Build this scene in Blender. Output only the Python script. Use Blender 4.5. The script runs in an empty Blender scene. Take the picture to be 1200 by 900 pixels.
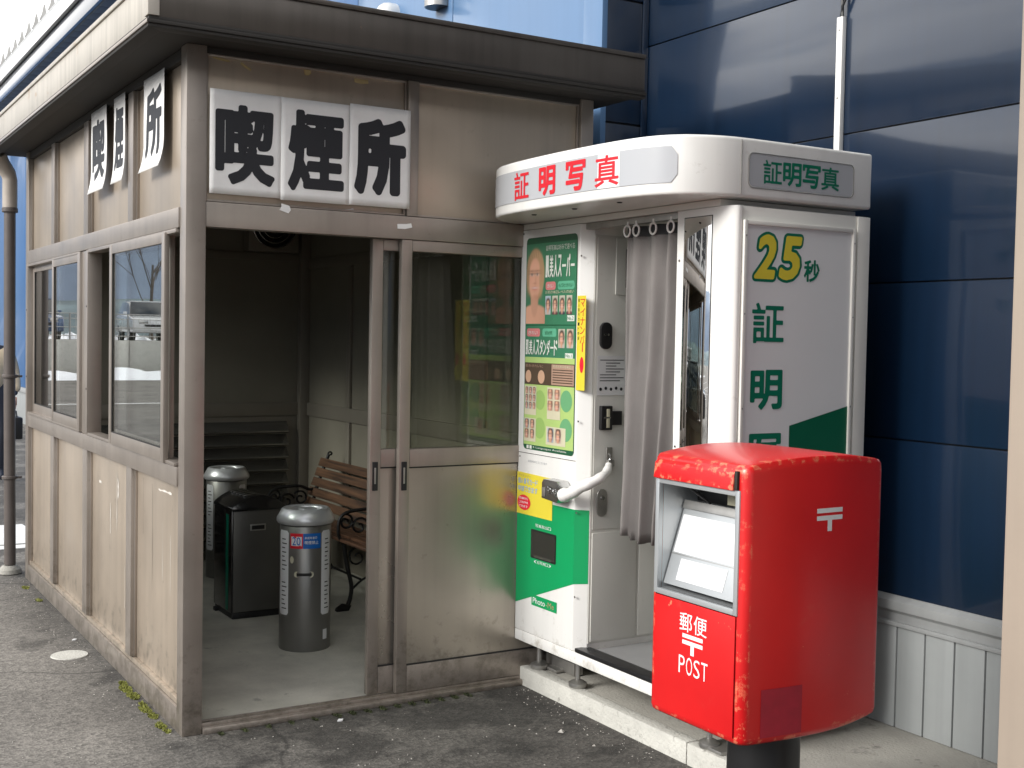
import bpy, bmesh, math, random
from mathutils import Vector, Matrix, noise
random.seed(7)
sc = bpy.context.scene
COL = sc.collection
PI = math.pi
def R(a): return math.radians(a)

# ------------------------------------------------------------------ camera
YAW, PITCH, ROLL = R(31.22522), R(2.19257), R(1.02874)
fwd = Vector((math.sin(YAW)*math.cos(PITCH), math.cos(YAW)*math.cos(PITCH), -math.sin(PITCH)))
rt0 = Vector((math.cos(YAW), -math.sin(YAW), 0)); up0 = rt0.cross(fwd)
rt = rt0*math.cos(ROLL) + up0*math.sin(ROLL); up = -rt0*math.sin(ROLL) + up0*math.cos(ROLL)
cam_d = bpy.data.cameras.new('camera'); cam = bpy.data.objects.new('camera', cam_d); COL.objects.link(cam)
M = Matrix((rt, up, -fwd)).transposed().to_4x4(); M.translation = (0, 0, 1.6); cam.matrix_world = M
cam_d.sensor_width = 36; cam_d.lens = 1419.43/1200*36; cam_d.clip_start = .05; cam_d.clip_end = 3000
sc.camera = cam
# ------------------------------------------------------------------ sky, sun, exposure
SUN_EL, SUN_AZ = R(27), R(2)          # the sun stands to the left (-X), a touch behind the shelter front
world = bpy.data.worlds.new("World"); sc.world = world; world.use_nodes = True
nt = world.node_tree; nt.nodes.clear()
def wn(t, **k):
    n = nt.nodes.new(t)
    for a, b in k.items(): setattr(n, a, b)
    return n
sky = wn('ShaderNodeTexSky', sky_type='NISHITA', sun_disc=False, sun_elevation=SUN_EL, sun_rotation=R(-88), altitude=400, air_density=1.0, dust_density=1.6, ozone_density=1.0)
tc = wn('ShaderNodeTexCoord'); mp = wn('ShaderNodeMapping'); mp.inputs['Scale'].default_value = (1, 1, 2.6)
nt.links.new(tc.outputs['Generated'], mp.inputs['Vector'])
nz = wn('ShaderNodeTexNoise'); nz.inputs['Scale'].default_value = 1.9; nz.inputs['Detail'].default_value = 9; nz.inputs['Roughness'].default_value = .55
nt.links.new(mp.outputs['Vector'], nz.inputs['Vector'])
cr = wn('ShaderNodeValToRGB'); cr.color_ramp.elements[0].position = .36; cr.color_ramp.elements[1].position = .50
nt.links.new(nz.outputs['Fac'], cr.inputs['Fac'])
nz2 = wn('ShaderNodeTexNoise'); nz2.inputs['Scale'].default_value = 3.5; nz2.inputs['Detail'].default_value = 6
nt.links.new(mp.outputs['Vector'], nz2.inputs['Vector'])
cc = wn('ShaderNodeValToRGB'); cc.color_ramp.elements[0].position = .35; cc.color_ramp.elements[1].position = .65
cc.color_ramp.elements[0].color = (8.5, 8.6, 9.0, 1); cc.color_ramp.elements[1].color = (15, 14.8, 14.4, 1)
nt.links.new(nz2.outputs['Fac'], cc.inputs['Fac'])
mx = wn('ShaderNodeMix', data_type='RGBA'); nt.links.new(cr.outputs['Color'], mx.inputs['Factor'])
nt.links.new(sky.outputs['Color'], mx.inputs['A']); nt.links.new(cc.outputs['Color'], mx.inputs['B'])
bg = wn('ShaderNodeBackground'); bg.inputs['Strength'].default_value = .095
nt.links.new(mx.outputs['Result'], bg.inputs['Color'])
wo = wn('ShaderNodeOutputWorld'); nt.links.new(bg.outputs['Background'], wo.inputs['Surface'])
sd = bpy.data.lights.new('sun', 'SUN'); sd.energy = 2.1; sd.angle = R(22); sd.color = (1, .975, .93)
so = bpy.data.objects.new('sun', sd); COL.objects.link(so)
sdir = Vector((-math.cos(SUN_EL)*math.cos(SUN_AZ), math.cos(SUN_EL)*math.sin(SUN_AZ), math.sin(SUN_EL)))
so.rotation_euler = sdir.to_track_quat('Z', 'Y').to_euler(); so.location = sdir*30
sc.view_settings.view_transform = 'Standard'; sc.view_settings.look = 'None'; sc.view_settings.gamma = 1
sc.view_settings.exposure = 0.78
sc.cycles.max_bounces = 8; sc.cycles.transparent_max_bounces = 12; sc.cycles.caustics_reflective = False

# ------------------------------------------------------------------ materials
def pbr(name, col, rough=.5, metal=0., var=.12, scale=3., bump=0., bscale=80., coat=0., streak=0., spec=.5, rvar=0., tint=None, tpos=.62, emis=0., splash=None):
    m = bpy.data.materials.new(name); m.use_nodes = True
    t = m.node_tree; n = t.nodes; b = n['Principled BSDF']; L = t.links.new
    b.inputs['Base Color'].default_value = (*col, 1); b.inputs['Roughness'].default_value = rough
    b.inputs['Metallic'].default_value = metal; b.inputs['Coat Weight'].default_value = coat; b.inputs['Coat Roughness'].default_value = .08
    b.inputs['Specular IOR Level'].default_value = spec
    if emis:
        b.inputs['Emission Color'].default_value = (*col, 1); b.inputs['Emission Strength'].default_value = emis
    geo = n.new('ShaderNodeNewGeometry'); pos = geo.outputs['Position']
    last = None
    if var:
        a = n.new('ShaderNodeTexNoise'); a.inputs['Scale'].default_value = scale; a.inputs['Detail'].default_value = 8; a.inputs['Roughness'].default_value = .62
        L(pos, a.inputs['Vector'])
        r = n.new('ShaderNodeMapRange'); r.inputs['From Min'].default_value = .3; r.inputs['From Max'].default_value = .7
        r.inputs['To Min'].default_value = 1-var; r.inputs['To Max'].default_value = 1+var
        L(a.outputs['Fac'], r.inputs['Value'])
        v = n.new('ShaderNodeVectorMath'); v.operation = 'SCALE'; v.inputs[0].default_value = col; L(r.outputs['Result'], v.inputs['Scale'])
        last = v.outputs['Vector']
        if rvar:
            rr = n.new('ShaderNodeMapRange'); rr.inputs['From Min'].default_value = .3; rr.inputs['From Max'].default_value = .7
            rr.inputs['To Min'].default_value = max(.02, rough-rvar); rr.inputs['To Max'].default_value = rough+rvar
            L(a.outputs['Fac'], rr.inputs['Value']); L(rr.outputs['Result'], b.inputs['Roughness'])
    if streak:
        mpn = n.new('ShaderNodeMapping'); mpn.inputs['Scale'].default_value = (14, 14, .5); L(pos, mpn.inputs['Vector'])
        s = n.new('ShaderNodeTexNoise'); s.inputs['Scale'].default_value = 1.3; s.inputs['Detail'].default_value = 7; L(mpn.outputs['Vector'], s.inputs['Vector'])
        r2 = n.new('ShaderNodeMapRange'); r2.inputs['From Min'].default_value = .45; r2.inputs['From Max'].default_value = .75; r2.inputs['To Min'].default_value = 1; r2.inputs['To Max'].default_value = 1-streak
        L(s.outputs['Fac'], r2.inputs['Value'])
        v2 = n.new('ShaderNodeVectorMath'); v2.operation = 'SCALE'
        if last: L(last, v2.inputs[0])
        else: v2.inputs[0].default_value = col
        L(r2.outputs['Result'], v2.inputs['Scale']); last = v2.outputs['Vector']
    if tint:
        s = n.new('ShaderNodeTexNoise'); s.inputs['Scale'].default_value = scale*2.3; s.inputs['Detail'].default_value = 9; s.inputs['Roughness'].default_value = .7; L(pos, s.inputs['Vector'])
        r3 = n.new('ShaderNodeMapRange'); r3.inputs['From Min'].default_value = tpos; r3.inputs['From Max'].default_value = tpos+.08; L(s.outputs['Fac'], r3.inputs['Value'])
        mxx = n.new('ShaderNodeMix'); mxx.data_type = 'RGBA'
        L(r3.outputs['Result'], mxx.inputs['Factor'])
        if last: L(last, mxx.inputs['A'])
        else: mxx.inputs['A'].default_value = (*col, 1)
        mxx.inputs['B'].default_value = (*tint, 1); last = mxx.outputs['Result']
    if splash and last:   # mud splashed up from the ground, with its own ragged outline
        sz = n.new('ShaderNodeSeparateXYZ'); L(pos, sz.inputs['Vector'])
        hz = n.new('ShaderNodeMapRange'); hz.inputs['From Min'].default_value = .42; hz.inputs['From Max'].default_value = .04; hz.inputs['To Max'].default_value = .20; L(sz.outputs['Z'], hz.inputs['Value'])
        sn = n.new('ShaderNodeTexNoise'); sn.inputs['Scale'].default_value = 16; sn.inputs['Detail'].default_value = 9; sn.inputs['Roughness'].default_value = .7; L(pos, sn.inputs['Vector'])
        sa = n.new('ShaderNodeMath'); L(hz.outputs['Result'], sa.inputs[0]); L(sn.outputs['Fac'], sa.inputs[1])
        sm = n.new('ShaderNodeMapRange'); sm.inputs['From Min'].default_value = .62; sm.inputs['From Max'].default_value = .82; sm.inputs['To Max'].default_value = .75; L(sa.outputs['Value'], sm.inputs['Value'])
        sx_ = n.new('ShaderNodeMix'); sx_.data_type = 'RGBA'; L(sm.outputs['Result'], sx_.inputs['Factor']); L(last, sx_.inputs['A']); sx_.inputs['B'].default_value = (*splash, 1); last = sx_.outputs['Result']
    if last: L(last, b.inputs['Base Color'])
    if bump:
        a = n.new('ShaderNodeTexNoise'); a.inputs['Scale'].default_value = bscale; a.inputs['Detail'].default_value = 5; L(pos, a.inputs['Vector'])
        bp = n.new('ShaderNodeBump'); bp.inputs['Strength'].default_value = bump; bp.inputs['Distance'].default_value = .01
        L(a.outputs['Fac'], bp.inputs['Height']); L(bp.outputs['Normal'], b.inputs['Normal'])
        if coat: L(bp.outputs['Normal'], b.inputs['Coat Normal'])
    return m
def srgb(r, g, b):
    f = lambda c: (c/255/12.92) if c <= 10 else ((c/255+.055)/1.055)**2.4
    return (f(r), f(g), f(b))

MT = {}
MT['frame'] = pbr('bronze_frame', (.365, .32, .28), .38, .62, var=.07, scale=5, streak=.10, rvar=.06, splash=(.17, .15, .12), bump=.04, bscale=5)
MT['panel'] = pbr('bronze_panel', (.50, .42, .335), .35, .55, var=.05, scale=2.5, streak=.11, rvar=.06, splash=(.20, .175, .14), bump=.10, bscale=3.5)
MT['doorpanel'] = pbr('door_panel', (.43, .385, .33), .30, .72, var=.05, scale=2.5, streak=.08, rvar=.05, splash=(.19, .17, .14), bump=.07, bscale=3)
MT['fascia_lit'] = pbr('lit_weathered_fascia_metal', (.46, .425, .37), .5, .2, var=.12, scale=2.2, streak=.25, tint=(.33, .22, .12), tpos=.62)  # streaked weathering, plus sunlight on the left run put into a pale base
MT['fascia'] = pbr('shaded_fascia_metal', (.105, .092, .08), .36, .5, var=.12, scale=2.2, streak=.22, tint=(.30, .2, .12), tpos=.63)  # same bronze, base darkened for the shaded front run
MT['darktrim'] = pbr('dark_trim', (.018, .0155, .013), .75, .0, var=.1)
MT['inner'] = pbr('inner_panel', (.26, .235, .19), .5, .2, var=.1, scale=2)
MT['innerframe'] = pbr('inner_frame', (.27, .24, .20), .45, .3, var=.08)
MT['ceil'] = pbr('ceiling_board', (.08, .075, .07), .8, 0)
MT['louver'] = pbr('louver_metal', (.34, .33, .31), .25, .8, var=.06)
MT['black'] = pbr('black_plastic', (.012, .012, .013), .35, 0, var=.1)
MT['gasket'] = pbr('rubber_gasket', (.02, .019, .018), .7)
MT['navy'] = pbr('shaded_navy_cladding', (.0035, .014, .036), .30, 0, var=.10, scale=1.2, streak=.18, coat=1.0, spec=.5, bump=.10, bscale=2.2)  # unlit look of the near wall put into a darker base
MT['blue'] = pbr('lit_blue_cladding', (.10, .195, .35), .36, 0, var=.05, scale=1.0, streak=.06, coat=.3)  # sky-lit stretch of the wall, its brightness put into the base
MT['blue2'] = pbr('mid_blue_cladding', (.02, .10, .26), .4, 0, var=.06, scale=1.0, streak=.06, coat=.2)
MT['gcorr'] = pbr('grey_steel_sheet', (.31, .325, .325), .5, .1, var=.05, scale=3, streak=.12, tint=(.3, .29, .27), tpos=.70)
MT['flash'] = pbr('pale_flashing', (.40, .41, .41), .4, .3, var=.07, streak=.1)
MT['white'] = pbr('white_enamel', (.80, .79, .76), .28, 0, var=.03, scale=2, coat=.3, streak=.05, splash=(.42, .39, .33), bump=.02, bscale=4)
MT['white2'] = pbr('warm_white_enamel', (.72, .705, .66), .35, 0, var=.03, scale=2)
MT['grey_in'] = pbr('booth_inside', (.60, .59, .545), .45, 0, var=.04, splash=(.3, .28, .24), streak=.05)
MT['boothfloor'] = pbr('booth_floor', (.25, .25, .25), .6, 0, var=.1)
MT['lightbox'] = pbr('lightbox_acrylic', (.76, .76, .76), .25, 0, var=.02, coat=.3)
MT['lightbox2'] = pbr('lightbox_acrylic_grey', (.45, .46, .48), .25, 0, var=.02, coat=.3)
MT['green'] = pbr('green_print', (.0, .30, .095), .3, 0, var=.03, coat=.3)
MT['dgreen'] = pbr('dark_green_print', (.0, .155, .085), .35, 0, var=.04)
MT['dgreen2'] = pbr('deep_green_print', (.0, .11, .052), .35, 0, var=.04)
MT['yellow'] = pbr('yellow_print', (.72, .60, .05), .4, 0, var=.03)
MT['redletter'] = pbr('red_print', (.62, .018, .03), .4, 0, var=.03)
MT['ink'] = pbr('black_ink', (.012, .013, .017), .55, 0, var=.1)
MT['paper'] = pbr('white_paper', (.82, .81, .79), .6, 0, var=.05, scale=9, bump=.25, bscale=14)
MT['mirror'] = pbr('mirror_glass', (.85, .86, .86), .02, 1., var=0)
MT['chrome'] = pbr('steel_chrome', (.55, .55, .55), .22, 1., var=.08)
MT['steel'] = pbr('dull_steel', (.42, .41, .39), .42, .9, var=.15, scale=12)
MT['silver'] = pbr('silver_frame', (.50, .52, .53), .38, .55, var=.06)
MT['whitelabel'] = pbr('white_label', (.80, .80, .80), .3, 0, var=.04, scale=8)
MT['cloth'] = pbr('grey_curtain_cloth', (.195, .18, .172), .85, 0, var=.06, scale=9, bump=.15, bscale=300)
MT['clothdark'] = pbr('dark_curtain_header', (.05, .05, .052), .8, 0, var=.1)
MT['bin'] = pbr('bin_grey_steel', (.15, .147, .138), .34, .6, var=.08, rvar=.05)
MT['binblack'] = pbr('bin_black_plastic', (.012, .012, .013), .16, 0, var=.05, coat=.5)
MT['bingreen'] = pbr('bin_green_stripe', (.0, .20, .115), .4, 0)
MT['ash'] = pbr('ashtray_body', (.22, .215, .20), .34, .6, var=.07, rvar=.05)
MT['ashlid'] = pbr('ashtray_lid', (.60, .60, .61), .30, .45, var=.04)
MT['cream'] = pbr('cream_plastic', (.55, .52, .38), .5, 0, var=.06)
MT['iron'] = pbr('black_iron', (.012, .012, .012), .5, .2, bump=.3, bscale=120)
MT['curb'] = pbr('pale_concrete', (.52, .51, .465), .85, 0, var=.12, scale=9, bump=.5, bscale=90, tint=(.30, .29, .26), tpos=.60)
MT['slab'] = pbr('slab_concrete', (.34, .325, .29), .8, 0, var=.16, scale=4, bump=.35, bscale=90, tint=(.21, .2, .18), tpos=.58)
MT['floor_in'] = pbr('shelter_floor_concrete', (.56, .54, .47), .6, 0, var=.22, scale=3.2, bump=.25, bscale=70, tint=(.36, .35, .31), tpos=.61)
MT['column'] = pbr('beige_column', (.38, .315, .255), .5, .1, var=.05, scale=3, streak=.06)
MT['pipe'] = pbr('downspout_brown', (.105, .088, .08), .4, 0, var=.1, scale=8)
MT['pipe2'] = pbr('downspout_light', (.42, .37, .32), .45, 0, var=.1, scale=8)
MT['snow'] = pbr('snow', (.80, .82, .85), .7, 0, var=.06, bump=.6, bscale=6)
MT['whitepaint'] = pbr('white_road_paint', (.72, .72, .70), .7, 0, var=.1, scale=12)
MT['moss'] = pbr('moss', (.22, .23, .05), .9, 0, var=.4, scale=40)
MT['mossdark'] = pbr('moss_dark', (.045, .055, .02), .9, 0, var=.4, scale=40)
MT['grit'] = pbr('pale_grit', (.36, .34, .31), .8, 0, var=.3, scale=60)
MT['hill'] = pbr('hazy_hill_forest', (.13, .175, .19), .95, 0, var=.5, scale=.02)  # distance haze put into a paler, bluer forest base
MT['snowhill'] = pbr('snowy_far_hill', (.20, .25, .33), .9, 0, var=.3, scale=.006)
MT['tyre'] = pbr('tyre_rubber', (.015, .015, .015), .8)
MT['carglass'] = pbr('car_glass', (.02, .025, .03), .05, 0, var=0, coat=.6)
MT['bark'] = pbr('tree_bark', (.10, .08, .065), .9, 0, bump=.5)
MT['skin'] = pbr('skin', (.55, .32, .22), .5, 0)
MT['jacket'] = pbr('cream_jacket', (.55, .44, .30), .8, 0)
MT['trousers'] = pbr('dark_trousers', (.03, .035, .05), .8, 0)
MT['hair'] = pbr('dark_hair', (.012, .01, .009), .6, 0)
MT['tape'] = pbr('old_tape', (.42, .33, .16), .6, 0)
MT['mdf'] = pbr('soffit_grey', (.15, .16, .17), .6, 0)

def wood():
    m = bpy.data.materials.new('weathered_wood'); m.use_nodes = True; t = m.node_tree; n = t.nodes; L = t.links.new; b = n['Principled BSDF']
    g = n.new('ShaderNodeNewGeometry'); oi = n.new('ShaderNodeObjectInfo'); mp = n.new('ShaderNodeMapping'); mp.inputs['Scale'].default_value = (26, 1.3, 26)
    L(g.outputs['Position'], mp.inputs['Vector']); a = n.new('ShaderNodeTexNoise'); a.inputs['Scale'].default_value = 2.; a.inputs['Detail'].default_value = 9; L(mp.outputs['Vector'], a.inputs['Vector'])
    r = n.new('ShaderNodeValToRGB'); e = r.color_ramp.elements; e[0].position = .36; e[0].color = (.04, .022, .014, 1); e[1].position = .66; e[1].color = (.135, .068, .036, 1)
    x = e.new(.47); x.color = (.08, .041, .023, 1); L(a.outputs['Fac'], r.inputs['Fac']); L(r.outputs['Color'], b.inputs['Base Color'])
    b.inputs['Roughness'].default_value = .5
    bp = n.new('ShaderNodeBump'); bp.inputs['Strength'].default_value = .4; bp.inputs['Distance'].default_value = .004; L(a.outputs['Fac'], bp.inputs['Height']); L(bp.outputs['Normal'], b.inputs['Normal'])
    return m
MT['wood'] = wood()

def glass(name, tr, rough=0.0, tint=(1, 1, 1), ior=1.5):
    m = bpy.data.materials.new(name); m.use_nodes = True; t = m.node_tree; n = t.nodes; L = t.links.new; n.clear()
    o = n.new('ShaderNodeOutputMaterial'); tb = n.new('ShaderNodeBsdfTransparent'); tb.inputs['Color'].default_value = (*[tr*c for c in tint], 1)
    gl = n.new('ShaderNodeBsdfGlossy'); gl.inputs['Roughness'].default_value = rough
    lw = n.new('ShaderNodeLayerWeight'); lw.inputs['Blend'].default_value = .5
    pw = n.new('ShaderNodeMath'); pw.operation = 'POWER'; L(lw.outputs['Facing'], pw.inputs[0]); pw.inputs[1].default_value = 4.5
    fr = n.new('ShaderNodeMath'); fr.operation = 'MULTIPLY_ADD'; L(pw.outputs['Value'], fr.inputs[0]); fr.inputs[1].default_value = 1-ior; fr.inputs[2].default_value = ior
    mx = n.new('ShaderNodeMixShader'); L(fr.outputs['Value'], mx.inputs['Fac']); L(tb.outputs['BSDF'], mx.inputs[1]); L(gl.outputs['BSDF'], mx.inputs[2]); L(mx.outputs['Shader'], o.inputs['Surface'])
    return m
MT['glass'] = glass('window_glass', .93, .0, (.97, 1, .98), .16)
MT['doorglass'] = glass('door_glass', .88, .01, (.98, 1, .95), .035)

def red_paint(name='post_red_paint', rad=.022, emax=.18, thr=.715):
    m = bpy.data.materials.new(name); m.use_nodes = True; t = m.node_tree; n = t.nodes; L = t.links.new; b = n['Principled BSDF']
    g = n.new('ShaderNodeNewGeometry'); bv = n.new('ShaderNodeBevel'); bv.inputs['Radius'].default_value = rad; bv.samples = 6
    d = n.new('ShaderNodeVectorMath'); d.operation = 'DOT_PRODUCT'; L(g.outputs['True Normal'], d.inputs[0]); L(bv.outputs['Normal'], d.inputs[1])
    e = n.new('ShaderNodeMapRange'); e.inputs['From Min'].default_value = .999; e.inputs['From Max'].default_value = .988; e.inputs['To Min'].default_value = 0; e.inputs['To Max'].default_value = emax
    L(d.outputs['Value'], e.inputs['Value'])
    a = n.new('ShaderNodeTexNoise'); a.inputs['Scale'].default_value = 30; a.inputs['Detail'].default_value = 7; a.inputs['Roughness'].default_value = .6; L(g.outputs['Position'], a.inputs['Vector'])
    s = n.new('ShaderNodeMath'); L(a.outputs['Fac'], s.inputs[0]); L(e.outputs['Result'], s.inputs[1])
    c = n.new('ShaderNodeMapRange'); c.inputs['From Min'].default_value = thr; c.inputs['From Max'].default_value = thr+.02; L(s.outputs['Value'], c.inputs['Value'])
    a2 = n.new('ShaderNodeTexNoise'); a2.inputs['Scale'].default_value = 3; a2.inputs['Detail'].default_value = 8; L(g.outputs['Position'], a2.inputs['Vector'])
    r = n.new('ShaderNodeValToRGB'); r.color_ramp.elements[0].position = .3; r.color_ramp.elements[0].color = (.56, .004, .006, 1); r.color_ramp.elements[1].position = .7; r.color_ramp.elements[1].color = (.70, .008, .009, 1)
    L(a2.outputs['Fac'], r.inputs['Fac'])
    m1 = n.new('ShaderNodeMix'); m1.data_type = 'RGBA'; L(c.outputs['Result'], m1.inputs['Factor']); L(r.outputs['Color'], m1.inputs['A']); m1.inputs['B'].default_value = (.72, .17, .09, 1)
    # faded scuffs
    a3 = n.new('ShaderNodeTexNoise'); a3.inputs['Scale'].default_value = 9; a3.inputs['Detail'].default_value = 10; a3.inputs['Roughness'].default_value = .75; L(g.outputs['Position'], a3.inputs['Vector'])
    c3 = n.new('ShaderNodeMapRange'); c3.inputs['From Min'].default_value = .60; c3.inputs['From Max'].default_value = .75; c3.inputs['To Max'].default_value = .35; L(a3.outputs['Fac'], c3.inputs['Value'])
    m2 = n.new('ShaderNodeMix'); m2.data_type = 'RGBA'; L(c3.outputs['Result'], m2.inputs['Factor']); L(m1.outputs['Result'], m2.inputs['A']); m2.inputs['B'].default_value = (.62, .09, .06, 1)
    L(m2.outputs['Result'], b.inputs['Base Color'])
    b.inputs['Coat Weight'].default_value = .35; b.inputs['Coat Roughness'].default_value = .18
    rr = n.new('ShaderNodeMapRange'); rr.inputs['To Min'].default_value = .30; rr.inputs['To Max'].default_value = .48; L(a2.outputs['Fac'], rr.inputs['Value']); L(rr.outputs['Result'], b.inputs['Roughness'])
    bp = n.new('ShaderNodeBump'); bp.inputs['Strength'].default_value = .25; bp.inputs['Distance'].default_value = .002; bp.invert = True; L(c.outputs['Result'], bp.inputs['Height']); L(bp.outputs['Normal'], b.inputs['Normal'])
    return m
MT['red'] = red_paint(); MT['reddoor'] = red_paint('post_red_door_paint', .006, .10, .765)
MT['redpatch'] = pbr('faded_sticker_patch', (.32, .01, .025), .5, 0, var=.15, scale=20)

def asphalt():
    m = bpy.data.materials.new('asphalt'); m.use_nodes = True; t = m.node_tree; n = t.nodes; L = t.links.new; b = n['Principled BSDF']
    g = n.new('ShaderNodeNewGeometry'); P = g.outputs['Position']
    def nz(s, d=6, r=.6):
        a = n.new('ShaderNodeTexNoise'); a.inputs['Scale'].default_value = s; a.inputs['Detail'].default_value = d; a.inputs['Roughness'].default_value = r; L(P, a.inputs['Vector']); return a.outputs['Fac']
    big = nz(.9, 5); fine = nz(140, 3); mid = nz(14, 6, .7)
    r = n.new('ShaderNodeValToRGB'); e = r.color_ramp.elements; e[0].position = .32; e[0].color = (.115, .106, .095, 1); e[1].position = .60; e[1].color = (.185, .172, .154, 1); L(big, r.inputs['Fac'])
    v = n.new('ShaderNodeTexVoronoi'); v.inputs['Scale'].default_value = 85; L(P, v.inputs['Vector'])
    sp = n.new('ShaderNodeSeparateColor'); L(v.outputs['Color'], sp.inputs['Color'])
    ag = n.new('ShaderNodeMapRange'); ag.inputs['From Min'].default_value = 0; ag.inputs['From Max'].default_value = 1; ag.inputs['To Min'].default_value = .62; ag.inputs['To Max'].default_value = 1.42; L(sp.outputs['Red'], ag.inputs['Value'])
    md = n.new('ShaderNodeMapRange'); md.inputs['From Min'].default_value = .3; md.inputs['From Max'].default_value = .7; md.inputs['To Min'].default_value = .87; md.inputs['To Max'].default_value = 1.13; L(mid, md.inputs['Value'])
    k = n.new('ShaderNodeMath'); k.operation = 'MULTIPLY'; L(ag.outputs['Result'], k.inputs[0]); L(md.outputs['Result'], k.inputs[1])
    s = n.new('ShaderNodeVectorMath'); s.operation = 'SCALE'; L(r.outputs['Color'], s.inputs[0]); L(k.outputs['Value'], s.inputs['Scale'])
    # ragged dark patches beside the shelter front
    sx = n.new('ShaderNodeSeparateXYZ'); L(P, sx.inputs['Vector'])
    dy = n.new('ShaderNodeMapRange'); dy.inputs['From Min'].default_value = 3.3; dy.inputs['From Max'].default_value = 4.6; L(sx.outputs['Y'], dy.inputs['Value'])
    dx = n.new('ShaderNodeMapRange'); dx.inputs['From Min'].default_value = 1.15; dx.inputs['From Max'].default_value = 1.6; L(sx.outputs['X'], dx.inputs['Value'])
    q = n.new('ShaderNodeMath'); q.operation = 'MULTIPLY'; L(dy.outputs['Result'], q.inputs[0]); L(dx.outputs['Result'], q.inputs[1])
    q2 = n.new('ShaderNodeMath'); q2.operation = 'MULTIPLY_ADD'; L(q.outputs['Value'], q2.inputs[0]); q2.inputs[1].default_value = .17; L(nz(2.2, 7), q2.inputs[2])
    w = n.new('ShaderNodeMapRange'); w.inputs['From Min'].default_value = .60; w.inputs['From Max'].default_value = .66; w.inputs['To Min'].default_value = 1; w.inputs['To Max'].default_value = .5; L(q2.outputs['Value'], w.inputs['Value'])
    s2 = n.new('ShaderNodeVectorMath'); s2.operation = 'SCALE'; L(s.outputs['Vector'], s2.inputs[0]); L(w.outputs['Result'], s2.inputs['Scale'])
    gx = n.new('ShaderNodeMapRange'); gx.inputs['From Min'].default_value = .98; gx.inputs['From Max'].default_value = 1.33; L(sx.outputs['X'], gx.inputs['Value'])
    gy = n.new('ShaderNodeMapRange'); gy.inputs['From Min'].default_value = 8.9; gy.inputs['From Max'].default_value = 8.3; L(sx.outputs['Y'], gy.inputs['Value'])
    gq = n.new('ShaderNodeMath'); gq.operation = 'MULTIPLY'; L(gx.outputs['Result'], gq.inputs[0]); L(gy.outputs['Result'], gq.inputs[1])
    gn = n.new('ShaderNodeMath'); gn.operation = 'MULTIPLY'; L(gq.outputs['Value'], gn.inputs[0]); L(nz(7, 6, .7), gn.inputs[1])
    gm = n.new('ShaderNodeMapRange'); gm.inputs['From Min'].default_value = .1; gm.inputs['From Max'].default_value = .6; gm.inputs['To Min'].default_value = 1; gm.inputs['To Max'].default_value = .42; L(gn.outputs['Value'], gm.inputs['Value'])
    s3 = n.new('ShaderNodeVectorMath'); s3.operation = 'SCALE'; L(s2.outputs['Vector'], s3.inputs[0]); L(gm.outputs['Result'], s3.inputs['Scale'])
    # hairline cracks
    cv_ = n.new('ShaderNodeTexVoronoi'); cv_.feature = 'DISTANCE_TO_EDGE'; cv_.inputs['Scale'].default_value = .55
    wv = n.new('ShaderNodeTexNoise'); wv.inputs['Scale'].default_value = 3; wv.inputs['Detail'].default_value = 6; L(P, wv.inputs['Vector'])
    va = n.new('ShaderNodeMix'); va.data_type = 'VECTOR'; va.inputs['Factor'].default_value = .16; L(P, va.inputs['A']); L(wv.outputs['Color'], va.inputs['B']); L(va.outputs['Result'], cv_.inputs['Vector'])
    cm_ = n.new('ShaderNodeMapRange'); cm_.inputs['From Min'].default_value = .0; cm_.inputs['From Max'].default_value = .006; cm_.inputs['To Min'].default_value = .45; cm_.inputs['To Max'].default_value = 1; L(cv_.outputs['Distance'], cm_.inputs['Value'])
    s4 = n.new('ShaderNodeVectorMath'); s4.operation = 'SCALE'; L(s3.outputs['Vector'], s4.inputs[0]); L(cm_.outputs['Result'], s4.inputs['Scale'])
    L(s4.outputs['Vector'], b.inputs['Base Color']); b.inputs['Roughness'].default_value = .85
    ad = n.new('ShaderNodeMath'); L(fine, ad.inputs[0]); L(v.outputs['Distance'], ad.inputs[1])
    bp = n.new('ShaderNodeBump'); bp.inputs['Strength'].default_value = .5; bp.inputs['Distance'].default_value = .004; L(ad.outputs['Value'], bp.inputs['Height']); L(bp.outputs['Normal'], b.inputs['Normal'])
    return m
MT['asphalt'] = asphalt()

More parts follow.
